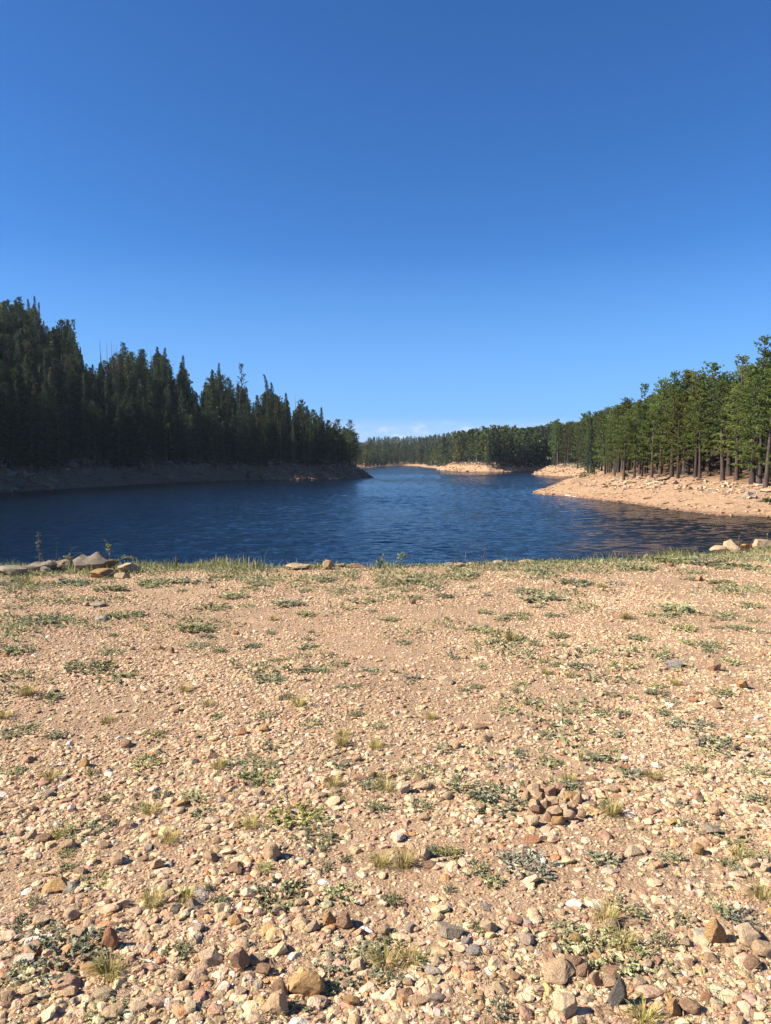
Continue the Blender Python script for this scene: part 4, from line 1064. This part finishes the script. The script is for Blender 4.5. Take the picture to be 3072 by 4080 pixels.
sky_tree(286, 1275, 'pine', OPEN, 'right of twin flat-topped pines, with open branches', 'the right twin pine')
sky_tree(312, 1376, 'pine', PP[3], 'sloping pine shoulder right of the twin pines', None)
for i, (a, b, lab) in enumerate([(400, 1347, 'leftmost dead snag with fine bare twigs on the skyline'), (409, 1358, 'dead snag leaning close to the leftmost snag'), (426, 1354, 'lone thin dead snag between two snag pairs'),
                  (447, 1342, 'tallest dead snag in the left skyline cluster'), (457, 1361, 'shorter dead snag right beside the tallest snag'), (471, 1368, 'short bare spar left of the high pines'),
                  (604, 1390, 'single dead snag standing between two high firs'), (955, 1530, 'reddish dead trunk left of the tall slim pine'), (1179, 1570, 'thin dead spike near the right of the left woods')]):
    sky_tree(a, b, 'snag', SNAG[i % 3], lab, ['the leftmost snag', None, None, 'the tallest snag', None, None, 'the single snag', None, 'the thin dead spike'][i], 26)
sky_tree(485, 1366, 'pine', OPEN, 'open ragged pine right of the snag cluster', None)
sky_tree(504, 1386, 'pine', PP[3], 'bushy pine right of the open ragged pine', 'the bushy skyline pine')
sky_tree(562, 1396, 'pine', PP[0], 'left half of a paired pine left of the single snag', None)
sky_tree(576, 1393, 'pine', PP[5], 'right half of a paired pine left of the single snag', 'the paired skyline pine')
sky_tree(620, 1380, 'fir', FF[3], 'high fir just right of the single snag', None)
sky_tree(653, 1386, 'fir', FF[0], 'dense high fir second right of the single snag', 'the dense high fir')
sky_tree(682, 1467, 'fir', FF[2], 'lower fir filling the gap before the pointed fir', None)
sky_tree(726, 1417, 'fir', FF[1], 'tall pointed fir alone against the sky', 'the tall pointed fir')
sky_tree(839, 1477, 'fir', FF[3], 'fir forming the left shoulder of a double top', None)
sky_tree(868, 1445, 'fir', FF[5], 'taller fir of the double top mid left woods', 'the double-top fir')
sky_tree(916, 1508, 'pine', PP[4], 'rounded pine left of the reddish dead trunk', None)
sky_tree(964, 1450, 'pine', OPEN, 'tall slim pine beside the reddish dead trunk', 'the tall slim pine')
sky_tree(1024, 1575, 'fir', FF[4], 'short pointed fir left of the bent-topped fir', None)
sky_tree(1057, 1486, 'fir', BENT, 'fir with a bent leaning tip on the skyline', 'the bent-topped fir')
sky_tree(1087, 1525, 'fir', FF[0], 'dense fir right of the bent-topped fir', None)
sky_tree(1139, 1566, 'fir', FF[1], 'slender fir left of the thin dead spike', 'the slender fir')
sky_tree(1197, 1597, 'pine', PP[2], 'flat-topped pine right of the thin dead spike', None)
sky_tree(1223, 1616, 'fir', FF[3], 'small-topped fir on the falling skyline', None)
sky_tree(1247, 1635, 'pine', PP[0], 'pine on the falling skyline left of the spiky fir', None)
sky_tree(1279, 1623, 'fir', FF[1], 'spiky fir above the left point', 'the spiky fir')
sky_tree(1312, 1676, 'pine', PP[3], 'rounded pine right of the spiky fir', None)
sky_tree(1343, 1674, 'pine', PP[2], 'pine third from the end of the left point', None)
sky_tree(1391, 1676, 'pine', LOWBR, 'lit broad pine at the end of the left point', 'the end-point pine')
sky_tree(1418, 1728, 'pine', PP[6], 'lower last pine on the tip of the left point', None, 14)
for a in [(2225, 1672, PP[1], 'pointed high pine over the second right-hand point', 'the pointed high pine', 28), (2415, 1618, PP[3], 'rounded skyline pine above the short bushy pine', None, 24), (2497, 1589, PP[0], 'clumpy skyline pine above the thin-trunked pine', 'the clumpy skyline pine', 25),
          (2584, 1531, OPEN, 'greyish open-branched old pine on the right skyline', 'the old open pine', 26), (2640, 1515, PP[4], 'skyline pine just right of the old open pine', None, 25), (2736, 1482, PP[7], 'broad skyline pine above the dark-trunked pine', None, 26),
          (2790, 1482, OPEN, 'thin open-topped pine left of the tall broad pine', None, 27), (2917, 1495, PP[4], 'rounded skyline pine above the fallen logs', None, 25), (2960, 1420, OPEN, 'left one of the two highest right skyline pines', None, 29),
          (3035, 1345, OPEN, 'highest open-branched pine at the right edge of the skyline', 'the highest right pine', 31), (3068, 1400, PP[5], 'tall pine cut by the right edge below the highest pine', None, 29)]:
    sky_tree(a[0], a[1], 'pine', a[2], a[3], a[4], a[5], 330 if a[0] > 2400 else 520, RG, 165)
for bx, by, ty, kind, pr, lab, short in [(870, 1852, 1669, 'fir', FF[0], 'sunlit single fir at the left shore treeline with bare lower trunk', 'the sunlit shore fir'), (1269, 1856, 1741, 'fir', FF[4], 'small pale young fir near the left point beach', 'the pale young fir'),
                                    (1324, 1852, 1780, 'pine', PP[6], 'small sunlit pine right of the pale young fir', None), (1360, 1852, 1790, 'pine', PP[6], 'smaller sunlit pine near the end of the point', None),
                                    (1166, 1848, 1680, 'fir', FF[3], 'pale fir below the slender fir on the point slope', None), (1216, 1850, 1690, 'fir', FF[0], 'pale fir right of the slender fir on the point slope', None), (800, 1852, 1740, 'fir', FF[4], 'young fir left of the sunlit shore fir', None)]:
    h = hit(bx, by, 200)
    if h is None: print('NOHIT', lab); continue
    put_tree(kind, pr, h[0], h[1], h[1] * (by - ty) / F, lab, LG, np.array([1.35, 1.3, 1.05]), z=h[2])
    if short: TL.append((short, bx, (by + ty) / 2, 'L'))

# ---- fill the woods: candidates on a jittered grid
def candidates(x0, x1, y0, y1, step, mind, kindp, region):
    xs = np.arange(x0, x1, step); ys = np.arange(y0, y1, step)
    X, Y = np.meshgrid(xs, ys); X = X.ravel() + trng.uniform(-.46, .46, X.size) * step; Y = Y.ravel() + trng.uniform(-.46, .46, Y.size) * step
    da = sdf(POLY_A, X, Y); dc = sdf(POLY_C, X, Y)
    d = da if region == 'L' else dc
    keep = d > mind
    X, Y, d = X[keep], Y[keep], d[keep]
    Z = hills_z(X, Y)
    px, py, dep = proj(X, Y, Z)
    fir = trng.uniform(size=len(X)) < kindp
    H = np.where(fir, trng.normal(23, 4, len(X)), trng.normal(21, 3, len(X)))
    if region == 'M': H = H * 1.32
    small = trng.uniform(size=len(X)) < .22
    H = np.where(small, H * trng.uniform(.35, .7, len(X)), H); H = np.clip(H, 6, 34)
    top = proj(X, Y, Z + H)[1]
    lim = sky_y(px) + np.where(region == 'L', trng.uniform(10, 85, len(X)), trng.uniform(4, 60, len(X)))
    zmax = CAM_Z + Y * (HOR - lim) / F
    H2 = np.where(top < lim, zmax - Z, H)
    ok = (H2 > 6.5) & (H2 > .38 * H)
    out = ok & (dep > 20)
    return [dict(x=a, y=b, z=c, H=h, fir=f, px=p, d=e, reg=region) for a, b, c, h, f, p, e in zip(X[out], Y[out], Z[out], H2[out], fir[out], px[out], d[out])]
cand = []
cand += candidates(-230, 5, 120, 470, 4.3, 8.8, .52, 'L')
cand += candidates(55, 190, 110, 330, 6.2, 19, .04, 'R')
cand += [c for c in candidates(40, 330, 330, 760, 5.6, 5, .45, 'M') if c['d'] > (5 if 1930 < c['px'] < 2165 and c['y'] > 540 else 12.5)]
cand += [c for c in candidates(-260, 480, 700, 1720, 7.6, 2.4, .5, 'F') if c['d'] > (13 if 1540 < c['px'] < 1700 else (2.5 if c['px'] < 1540 else 7))]
occ = {}
def cell(x, y): return (int(x // 4), int(y // 4))
for x, y, r_ in TREES: occ.setdefault(cell(x, y), []).append((x, y))
def free(x, y, r_):
    cx, cy = cell(x, y)
    for i in (-1, 0, 1):
        for j in (-1, 0, 1):
            for a, b in occ.get((cx + i, cy + j), ()):
                if (a - x) ** 2 + (b - y) ** 2 < r_ * r_: return False
    return True
cand = [c for c in cand if free(c['x'], c['y'], 2.8)]
# keep what can be seen (and a share of the rest): envelope of tree tops, front to back
cand.sort(key=lambda c: c['y'])
env = np.full(4000, 4080.0)
def bins(px, hw): return max(0, int(px - hw) + 400), min(3999, int(px + hw) + 401)
vis = []
for c in cand:
    tpx, tpy, _ = proj(c['x'], c['y'], c['z'] + c['H']); fpx, fpy, _ = proj(c['x'], c['y'], c['z'])
    c['top'] = tpy; c['app'] = fpy - tpy; c["base"] = fpy
    hw = c['app'] * .09
    inframe = -60 < c['px'] < 3130
    if inframe:
        a, b = bins(c['px'], hw)
        e = env[a:b]; show = np.clip(e - tpy, 0, c['app']).mean() / c['app']
        c['show'] = show * c['app']
        env[a:b] = np.minimum(e, tpy + c['app'] * .3)
    else: c['show'] = -1
    if inframe and c['show'] > (6 if c['reg'] in 'LR' else 3): c['in'] = True; vis.append(c)
    else:
        c['in'] = False
        if c['reg'] in 'LR' and trng.uniform() < (.8 if not inframe else .45): vis.append(c)
        elif c['reg'] == 'M' and trng.uniform() < .3: vis.append(c)
        elif c['reg'] == 'F' and inframe and trng.uniform() < .12: vis.append(c)
nf = sum(1 for o in coll().objects if o.name.startswith('fir_tree')); npn = sum(1 for o in coll().objects if o.name.startswith('pine_tree'))
caps = {True: 285 - nf, False: 285 - npn}
seen = sorted([c for c in vis if c['in'] and c['reg'] in 'LRM' and c['y'] < 800], key=lambda c: -min(c['app'], c['show'] * 3))
single, rest = [], [c for c in vis if not (c['in'] and c['reg'] in 'LRM')]
for c in seen:
    f = bool(c['fir'])
    if caps[f] > 0: caps[f] -= 1; single.append(c)
    else: rest.append(c)
# labels of the filler trees: kind, size, and their rank near a landmark tree
TL += [('the middle peninsula', 1900, 1780, 'M'), ('the second right-hand point', 2170, 1790, 'M')]
byl = {}
for c in single:
    side = c['reg']; lm = [l for l in TL if l[3] == side] or TL
    l = min(lm, key=lambda l: abs(l[1] - c['px']) + .5 * abs(l[2] - (c['top'] + c['base']) / 2)); c['lm'] = l[0]
    c['szn'] = 'small' if c['H'] < 13 else ('tall' if c['H'] > 23 else 'mid-height')
    if side == 'M': rel = 'on'
    else:
        cy = (c['top'] + c['base']) / 2
        dx = c['px'] - l[1]
        rel = ('left of' if dx < 0 else 'right of') if abs(dx) > 22 else ('below' if (side == 'L' and cy > l[2] + 60) else ('just behind' if side == 'R' else 'close to'))
    c['rel'] = rel
    byl.setdefault((c['fir'], c['szn'], rel, c['lm']), []).append(c)
ORD = ['first', 'second', 'third', 'fourth', 'fifth', 'sixth', 'seventh', 'eighth', 'ninth', 'tenth', 'eleventh', 'twelfth', 'thirteenth', 'fourteenth', 'fifteenth', 'sixteenth', 'seventeenth', 'eighteenth', 'nineteenth', 'twentieth']
for (fir, szn, rel, lm), lst in byl.items():
    lst.sort(key=lambda c: c['px'])
    for i, c in enumerate(lst):
        k = 'fir' if fir else 'pine'
        where = {'L': 'on the dark slope', 'R': 'in the right woods', 'M': ''}[c['reg']]
        if len(lst) == 1: s = f"{szn} {k} {where} {rel} {lm}"
        elif i < 20: s = f"{szn} {k} {where} {rel} {lm}, {ORD[i]} from left"
        else: s = f"{szn} {k} {where} {rel} {lm}, far in the row"
        s = ' '.join(s.split())
        if len(s.split()) > 16: s = s.replace(' on the dark slope', '').replace(' in the right woods', '')
        c['label'] = s
for c in single:
    k = 'fir' if c['fir'] else 'pine'
    g_ = {'L': LG, 'R': RG, 'M': 'conifers of the middle shores'}[c['reg']]
    lst = PROTO[k]
    if c['H'] < 15: pr = lst[6] if k == 'pine' else lst[4]
    elif k == 'pine' and trng.uniform() < .18: pr = LOWBR
    else: pr = lst[int(trng.integers(0, len(lst)))]
    put_tree(k, pr, c['x'], c['y'], c['H'], c['label'], g_, z=c['z'])
print('trees single', len(single), 'rest', len(rest), 'pine', npn, 'fir', nf)

def forest(rest):
    L1 = {k: protos(k, 1) for k in ('pine', 'fir')}; L2 = {k: protos(k, 2) for k in ('pine', 'fir')}
    G = Geo(); GT = Geo()
    groups = {}
    for c in rest:
        lod = 1 if (c['y'] < 520 and c['in']) else 2
        k = 'fir' if c['fir'] else 'pine'
        n = len((L1 if lod == 1 else L2)[k])
        groups.setdefault((lod, k, int(trng.integers(0, n))), []).append(c)
    for (lod, k, i), lst in groups.items():
        tr, cr, H = (L1 if lod == 1 else L2)[k][i]
        for src, dst in ((cr, G), (tr, GT)):
            V = np.concatenate(src.v); Cc = np.concatenate(src.c)
            T = np.concatenate(src.t) if src.t else np.zeros((0, 3), int); Q = np.concatenate(src.q) if src.q else np.zeros((0, 4), int)
            n = len(lst); s = np.array([c['H'] for c in lst]) / H; th = trng.uniform(0, 6.283, n); wv_ = trng.uniform(.95, 1.25, n)
            X = (np.cos(th)[:, None] * V[:, 0] - np.sin(th)[:, None] * V[:, 1]) * (s * wv_)[:, None] + np.array([c['x'] for c in lst])[:, None]
            Y = (np.sin(th)[:, None] * V[:, 0] + np.cos(th)[:, None] * V[:, 1]) * (s * wv_)[:, None] + np.array([c['y'] for c in lst])[:, None]
            Z = V[:, 2] * s[:, None] + np.array([c['z'] for c in lst])[:, None]
            W_ = np.stack([X, Y, Z], 2).reshape(-1, 3)
            off = (np.arange(n) * len(V))[:, None, None]
            tint = (trng.uniform(.78, 1.25, (n, 1)) * (1 + trng.normal(0, .09, (n, 1)) * np.array([[1, 0, -.5]])))
            col = (Cc[None] * tint[:, None, :]).reshape(-1, 3)
            dst.add(W_, (T[None] + off).reshape(-1, 3), (Q[None] + off).reshape(-1, 4), np.clip(col, 0.005, 1))
    me = G.mesh('forest', M_NEEDLE); o = link('forest', me); tag(o, kind='stuff')
    o2 = link('forest_trunks', GT.mesh('forest_trunks', M_BARK)); o2.parent = o
    print('forest polys', len(me.polygons))
forest(rest)

# ------------------------------------------------------------------ shore rubble, slabs, logs, stumps, bushes
def slab_verts(r, w, d, h):
    V = np.array([[-1, -1, -1], [1, -1, -1], [1, 1, -1], [-1, 1, -1], [-1, -1, 1], [1, -1, 1], [1, 1, 1], [-1, 1, 1]], float) * np.array([w, d, h]) * .5
    V += r.normal(0, .13, (8, 3)) * np.array([w, d, h * .7]); return V
BQ = np.array([[0, 3, 2, 1], [4, 5, 6, 7], [0, 1, 5, 4], [1, 2, 6, 5], [2, 3, 7, 6], [3, 0, 4, 7]])
def rotm(rx, ry, rz):
    return np.array(Euler((rx, ry, rz)).to_matrix())
def rubble():
    r = np.random.default_rng(88); G = Geo()
    def zone(x0, x1, y0, y1, n, poly, d0, d1, size, dip, cols):
        x = r.uniform(x0, x1, n); y = r.uniform(y0, y1, n); d = sdf(poly, x, y)
        band = vnoise(d / 2.2 + 3 * vnoise(x / 14, y / 14, 50), y / 40, 51) + .6 * vnoise(x / 6, y / 6, 52)
        k = (d > d0) & (d < d1) & (r.uniform(size=n) < np.clip(.45 + 1.3 * band, .08, 1)); x, y = x[k], y[k]; z = hills_z(x, y); kz = z > WATER_Z - .1
        x, y, z = x[kz], y[kz], z[kz]
        for a, b, c in zip(x, y, z):
            s = size[0] + (size[1] - size[0]) * r.uniform() ** 2.6
            V = slab_verts(r, s * r.uniform(.8, 1.6), s * r.uniform(.6, 1), s * r.uniform(.18, .45)) @ rotm(dip[0] + r.normal(0, .16), dip[1] + r.normal(0, .16), dip[2] + r.normal(0, .45)).T
            G.add(V + [a, b, c + s * .06], None, BQ, np.array(cols[int(r.integers(0, len(cols)))]) * r.uniform(.75, 1.2))
    warm = [(.44, .30, .185), (.41, .265, .155), (.40, .255, .15), (.46, .34, .225), (.31, .20, .125)]
    grey = [(.32, .25, .19), (.37, .27, .19), (.27, .21, .165), (.40, .31, .235)]
    zone(40, 110, 112, 300, 30000, POLY_C, -.3, 20, (.14, .75), (.05, .16, .15), warm)
    zone(55, 100, 125, 215, 5000, POLY_C, 8, 19, (.4, 1.35), (.05, .18, .12), warm + grey)
    zone(85, 150, 380, 520, 6000, POLY_C, -.3, 18, (.35, 1.7), (.1, .3, .2), warm + grey)
    zone(30, 150, 560, 720, 9000, POLY_C, -.3, 17, (.4, 2.0), (.1, .3, .2), warm)
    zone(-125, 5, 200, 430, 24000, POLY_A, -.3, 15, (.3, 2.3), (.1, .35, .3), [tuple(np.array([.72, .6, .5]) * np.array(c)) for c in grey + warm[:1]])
    tag(link('shore_rubble', G.mesh('shore_rubble', M_GRAVEL)), kind='stuff')
rubble()

RS = 'rock ledges on the right beach'
def shore_slab(px, py, wpx, hpx, label, col, seed, tiltx=.12, group=RS):
    h = hit(px, py)
    if h is None: print('nohit', label); return
    r = np.random.default_rng(seed); w = wpx / F * h[1]; t = max(.75 * hpx / F * h[1], .2)
    V, T = stone_verts(r, 3, (1, .65, .35), 13, .6, .05, 0)
    V = V / (V[:, 0].max() - V[:, 0].min()); V[:, 2] *= t / w / (V[:, 2].max() - V[:, 2].min()); me = make_mesh('shore_rock', V, T, None, M_STONE)
    tag(link('shore_rock', me, None, (h[0], h[1], h[2] + t * .18), (0, -tiltx, r.uniform(-.2, .3)), w, tuple(.8 * np.array(PAL[col]))), label, 'rock', group)
for i, a in enumerate([(2520, 1922, 70, 16, 'long tan ledge below the bare-trunked pine', 'buff'), (2588, 1918, 46, 20, 'grey ledge left of the ledge pine foot', 'grey'), (2596, 1930, 60, 18, 'pale slab just in front of the ledge pine', 'cream'),
                       (2640, 1912, 66, 16, 'grey tilted ledge right of the ledge pine', 'grey'), (2615, 1940, 56, 16, 'lower grey ledge in front of the ledge pine', 'grey'), (2560, 1940, 54, 14, 'tan ledge low on the beach below bare-trunked pine', 'tan'),
                       (2470, 1932, 56, 16, 'tan ledge in front of the thin-trunked pine', 'tan'), (2450, 1915, 50, 14, 'pale ledge left of the thin-trunked pine', 'buff'), (2885, 1937, 56, 18, 'grey block on the open slope below the fallen logs', 'grey'),
                       (2828, 1960, 40, 14, 'bluish flat rock mid slope of the right beach', 'bluish grey'), (2830, 1948, 34, 16, 'dark brown ledge mid slope of the right beach', 'brown'), (3010, 1962, 80, 14, 'broad flat grey slab left of the beach stump', 'bluish grey'),
                       (3060, 1958, 60, 16, 'pale slab at the right edge of the beach', 'cream'), (2936, 1982, 34, 14, 'reddish block beside the grey stump', 'pinkish'), (2908, 2008, 44, 12, 'dark flat rock below the grey stump', 'brown'),
                       (2652, 2006, 40, 10, 'dark flat rock low on the middle beach', 'brown'), (2780, 2008, 36, 12, 'tan rock low on the middle beach', 'tan'), (2980, 2026, 26, 14, 'dark stone close to the water at right', 'brown'),
                       (2720, 1996, 40, 14, 'brown rock above the waterline, middle beach', 'tan'), (2578, 1988, 38, 12, 'brown block near the water below the ledges', 'brown'), (2465, 1997, 20, 10, 'dark stone at the waterline below thin-trunked pine', 'brown')]):
    shore_slab(*a[:5], a[5], 300 + i)
LS = 'large rocks on the left shore'
for i, a in enumerate([(35, 1902, 60, 26, 'long pale slab leaning at the far left of left shore', 'bluish grey'), (290, 1860, 40, 26, 'bluish block at the top of the left shore bank', 'bluish grey'), (265, 1876, 26, 14, 'pale rock below the bluish block', 'white'),
                       (262, 1935, 24, 12, 'pale flat rock near the left waterline', 'grey'), (110, 1900, 60, 20, 'dark ledge on the left shore near the pale slab', 'grey'), (420, 1876, 28, 12, 'pale rock at the foot of the dark firs', 'grey'), (500, 1886, 34, 14, 'dark ledge mid left shore', 'brown')]):
    shore_slab(*a[:5], a[5], 340 + i, .3, LS)

def log(px0, py0, px1, py1, rad, label, col, seed, cat='log'):
    a, b = hit(px0, py0), hit(px1, py1)
    if a is None or b is None: print('nolog', label); return
    a, b = np.array(a), np.array(b); g_ = Geo(); r = np.random.default_rng(seed)
    if abs(b[1] - a[1]) > 45: b[1] = a[1] + 25 * np.sign(b[1] - a[1]); b[0] = (px1 - 1536) / F * b[1]; b[2] = hz(b[0], b[1])
    n = 9; pts = []
    for t in np.linspace(0, 1, n):
        p = (a * (1 - t) + b * t) - a; p[2] += r.normal(0, rad * .2) + rad * .9; pts.append(p)
    lo = max(hz(*(p + a)[:2]) + rad * .6 - (p + a)[2] for p in pts)
    pts = [p + [0, 0, max(0, lo)] for p in pts]
    tube(g_, pts, rad * np.linspace(1.1, .6, n), 7, col)
    root = empty('fallen_log', a); tag(root, label, cat, 'fallen logs on the shores'); link('trunk', g_.mesh('log', M_DEAD, True), root)
    g2 = Geo()
    for k in range(4):
        q = pts[int(r.integers(2, n - 1))]; e = q + np.array([r.normal(0, .7), r.normal(0, .5), r.uniform(.3, .9)]); tube(g2, [q, e], [rad * .3, rad * .1], 4, col)
    link('branch_stubs', g2.mesh('branch_stubs', M_DEAD), root)
log(743, 1848, 794, 1876, .22, 'pale fallen trunk slanting down the left bank', (.36, .32, .28), 1)
log(930, 1868, 968, 1880, .2, 'short pale log on the left beach right of the shore fir', (.34, .29, .24), 2)
log(2252, 1976, 2296, 1982, .12, 'white bleached log at the right beach waterline', (.62, .56, .47), 3)
log(2850, 1838, 2935, 1816, .35, 'dark fallen trunk at the upper side of the log heap', (.08, .07, .065), 4)
log(2870, 1848, 2960, 1838, .35, 'dark fallen trunk at the lower side of the log heap', (.09, .08, .07), 5)
log(1060, 1872, 1100, 1868, .2, 'dark driftwood log on the left beach middle', (.14, .12, .11), 6)

def stump(px, py, w, hpx, label, col, seed):
    h = hit(px, py)
    if h is None: print('nostump', label); return
    r = np.random.default_rng(seed); s = h[1] / F; root = empty('tree_stump', h); tag(root, label, 'stump', 'weathered stumps on the shores')
    g_ = Geo(); hh = hpx * s; ww = w * s
    tube(g_, [[0, 0, -.2], [0, 0, hh * .4], [.05, 0, hh]], [ww * .26, ww * .17, ww * .12], 8, col); link('trunk', g_.mesh('stump', M_DEAD, False), root)
    for k in range(7):
        a = k * .9 + r.uniform(0, .5); g2 = Geo(); e = np.array([math.cos(a) * ww * .5, math.sin(a) * ww * .5, -.02 + hz(h[0] + math.cos(a) * ww * .5, h[1] + math.sin(a) * ww * .5) - h[2]])
        tube(g2, [[0, 0, hh * .45], e * .5 + [0, 0, hh * .22], e], [ww * .08, ww * .06, ww * .02], 5, col); link('root', g2.mesh('root', M_DEAD), root)
stump(2977, 1984, 50, 22, 'grey weathered stump with spreading roots on the right beach', (.27, .24, .21), 1)
stump(2828, 1896, 30, 16, 'dark root stump in front of the slim paired pines', (.07, .06, .055), 2)
stump(988, 1904, 28, 22, 'black root mass at the left waterline', (.06, .052, .05), 3)
stump(1290, 1876, 18, 16, 'black stump on the left point beach', (.06, .052, .05), 4)
stump(1082, 1876, 16, 14, 'greyish stump on the middle of left beach', (.2, .18, .17), 5)

def bush(px, py, w, hpx, label, seed, col=(.10, .15, .045)):
    h = hit(px, py)
    if h is None: print('nobush', label); return
    r = np.random.default_rng(seed); s = h[1] / F; root = empty('bush', h); tag(root, label, 'bush', 'green bushes on the shores')
    ww, hh = w * s, hpx * s; n = 150
    a = r.normal(size=(n, 3)); a = unit(a) * r.uniform(.35, 1, (n, 1)); a[:, 2] = np.abs(a[:, 2]) 
    C = a * np.array([ww * .5, ww * .45, hh]) * (1 + .25 * r.normal(size=(n, 1))) ; C[:, 2] = np.abs(C[:, 2])
    g_ = Geo(); blades(g_, r, C, unit(a + [0, 0, .6]), .4, .13, 9, .7, np.tile([col], (n, 1)) * r.uniform(.7, 1.3, (n, 1)), .15); link('foliage', g_.mesh('foliage', M_NEEDLE), root)
    g2 = Geo()
    for k in range(6): tube(g2, [[0, 0, -.3], C[k] * .6, C[k]], [.06, .04, .02], 4, (.14, .11, .08))
    link('stem', g2.mesh('stem', M_BARK), root)
bush(2328, 1902, 56, 26, 'low green bush at the beach crest, left of its taller neighbour', 1)
bush(2362, 1892, 44, 40, 'taller green bush under the pine above the beach crest', 2, (.09, .14, .04))
bush(2492, 1900, 20, 12, 'tiny green bush by the thin-trunked pine foot', 3)
bush(2950, 1905, 24, 12, 'small green shrub on the open right slope', 4)
bush(3060, 2000, 40, 10, 'low green shrub at the right edge of the beach', 5, (.12, .14, .06))

# ------------------------------------------------------------------ haze
HAZE = 0.00005
def haze():
    bm = bmesh.new(); bmesh.ops.create_cube(bm, size=1.0)
    me = bpy.data.meshes.new('haze'); bm.to_mesh(me); bm.free()
    o = link('haze', me, None, (0, 930, 38.0), (0, 0, 0), (1810, 2150, 106))
    m, nt = new_mat('haze'); v = nt.nodes.new('ShaderNodeVolumePrincipled'); out = nt.nodes.new('ShaderNodeOutputMaterial')
    v.inputs['Color'].default_value = (.72, .84, 1.0, 1); v.inputs['Density'].default_value = HAZE; v.inputs['Anisotropy'].default_value = 0.3
    L(nt, v.outputs[0], out.inputs['Volume']); me.materials.append(m); tag(o, kind='stuff')
if HAZE: haze()

# ------------------------------------------------------------------ light, sky, camera
SUN_EL, SUN_AZ = 38.0, -99.0     # azimuth measured from the view direction (+Y), positive to the right
el, az = math.radians(SUN_EL), math.radians(SUN_AZ)
sd = Vector((math.sin(az) * math.cos(el), math.cos(az) * math.cos(el), math.sin(el)))
sl = bpy.data.lights.new('sun', 'SUN'); sl.energy = 5.0; sl.angle = math.radians(.53); sl.color = (1.0, .91, .78)
so = bpy.data.objects.new('sun', sl); coll().objects.link(so); so.location = (0, 0, 60); so.rotation_euler = (-sd).to_track_quat('-Z', 'Y').to_euler()

w = bpy.data.worlds.new('World'); scene.world = w; w.use_nodes = True
nt = w.node_tree; nt.nodes.clear()
sky = nt.nodes.new('ShaderNodeTexSky'); sky.sky_type = 'NISHITA'; sky.sun_disc = False
sky.sun_elevation = el; sky.sun_rotation = az; sky.altitude = 2300; sky.air_density = 1.0; sky.dust_density = .05; sky.ozone_density = 2.6
hs = nt.nodes.new('ShaderNodeHueSaturation'); hs.inputs['Saturation'].default_value = 1.15; hs.inputs['Value'].default_value = 1.0; L(nt, sky.outputs[0], hs.inputs['Color'])
# thin puffs of cloud low over the far hills
tc = nt.nodes.new('ShaderNodeTexCoord'); sep = nt.nodes.new('ShaderNodeSeparateXYZ'); L(nt, tc.outputs['Generated'], sep.inputs[0])
mp = nt.nodes.new('ShaderNodeMapping'); mp.inputs['Scale'].default_value = (1, 1, 2.6); L(nt, tc.outputs['Generated'], mp.inputs['Vector'])
cn_ = noise(nt, mp.outputs[0], 34, 6, .62)
cr_ = ramp(nt, cn_.outputs[0], [(.36, (.22, .22, .22)), (.54, (.42, .42, .42)), (.68, (1, 1, 1))])
band = ramp(nt, sep.outputs['Z'], [(.0, (1, 1, 1)), (.040, (.95, .95, .95)), (.056, (0, 0, 0))])
tinted = mixc(nt, 'MULTIPLY', 1.0, hs.outputs[0], (.62, .97, 1.30))
low = ramp(nt, sep.outputs['Z'], [(.0, (.85, .85, .85)), (.07, (.62, .62, .62)), (.26, (0, 0, 0))])
tinted = mixc(nt, 'MIX', low.outputs[0], tinted, (1.75, 3.7, 7.2))
mul = mixc(nt, 'MULTIPLY', 1.0, cr_.outputs[0], band.outputs[0])
scl = nt.nodes.new('ShaderNodeMath'); scl.operation = 'MULTIPLY'; scl.inputs[1].default_value = .75; L(nt, mul, scl.inputs[0])
fin = mixc(nt, 'MIX', scl.outputs[0], tinted, (6.6, 7.0, 8.0))
bg = nt.nodes.new('ShaderNodeBackground'); bg.inputs['Strength'].default_value = .056; L(nt, fin, bg.inputs['Color'])
ow = nt.nodes.new('ShaderNodeOutputWorld'); L(nt, bg.outputs[0], ow.inputs['Surface'])

cam = bpy.data.cameras.new('camera'); co = bpy.data.objects.new('camera', cam); coll().objects.link(co)
co.location = (0, 0, CAM_Z); co.rotation_euler = (math.radians(90) + PITCH, 0, 0)
cam.sensor_fit = 'VERTICAL'; cam.sensor_height = 24.0; cam.lens = 24.0 * F / 4080.0; cam.clip_start = .1; cam.clip_end = 6000
scene.camera = co

scene.render.engine = 'CYCLES'
cy = scene.cycles
cy.max_bounces = 6; cy.diffuse_bounces = 2; cy.glossy_bounces = 3; cy.transmission_bounces = 3; cy.volume_bounces = 0; cy.transparent_max_bounces = 4
cy.use_denoising = True
try: cy.denoiser = 'OPENIMAGEDENOISE'
except Exception: pass
cy.sample_clamp_indirect = 6
vs = scene.view_settings; vs.view_transform = 'Standard'; vs.look = 'None'; vs.exposure = 1.25; vs.gamma = 1.0
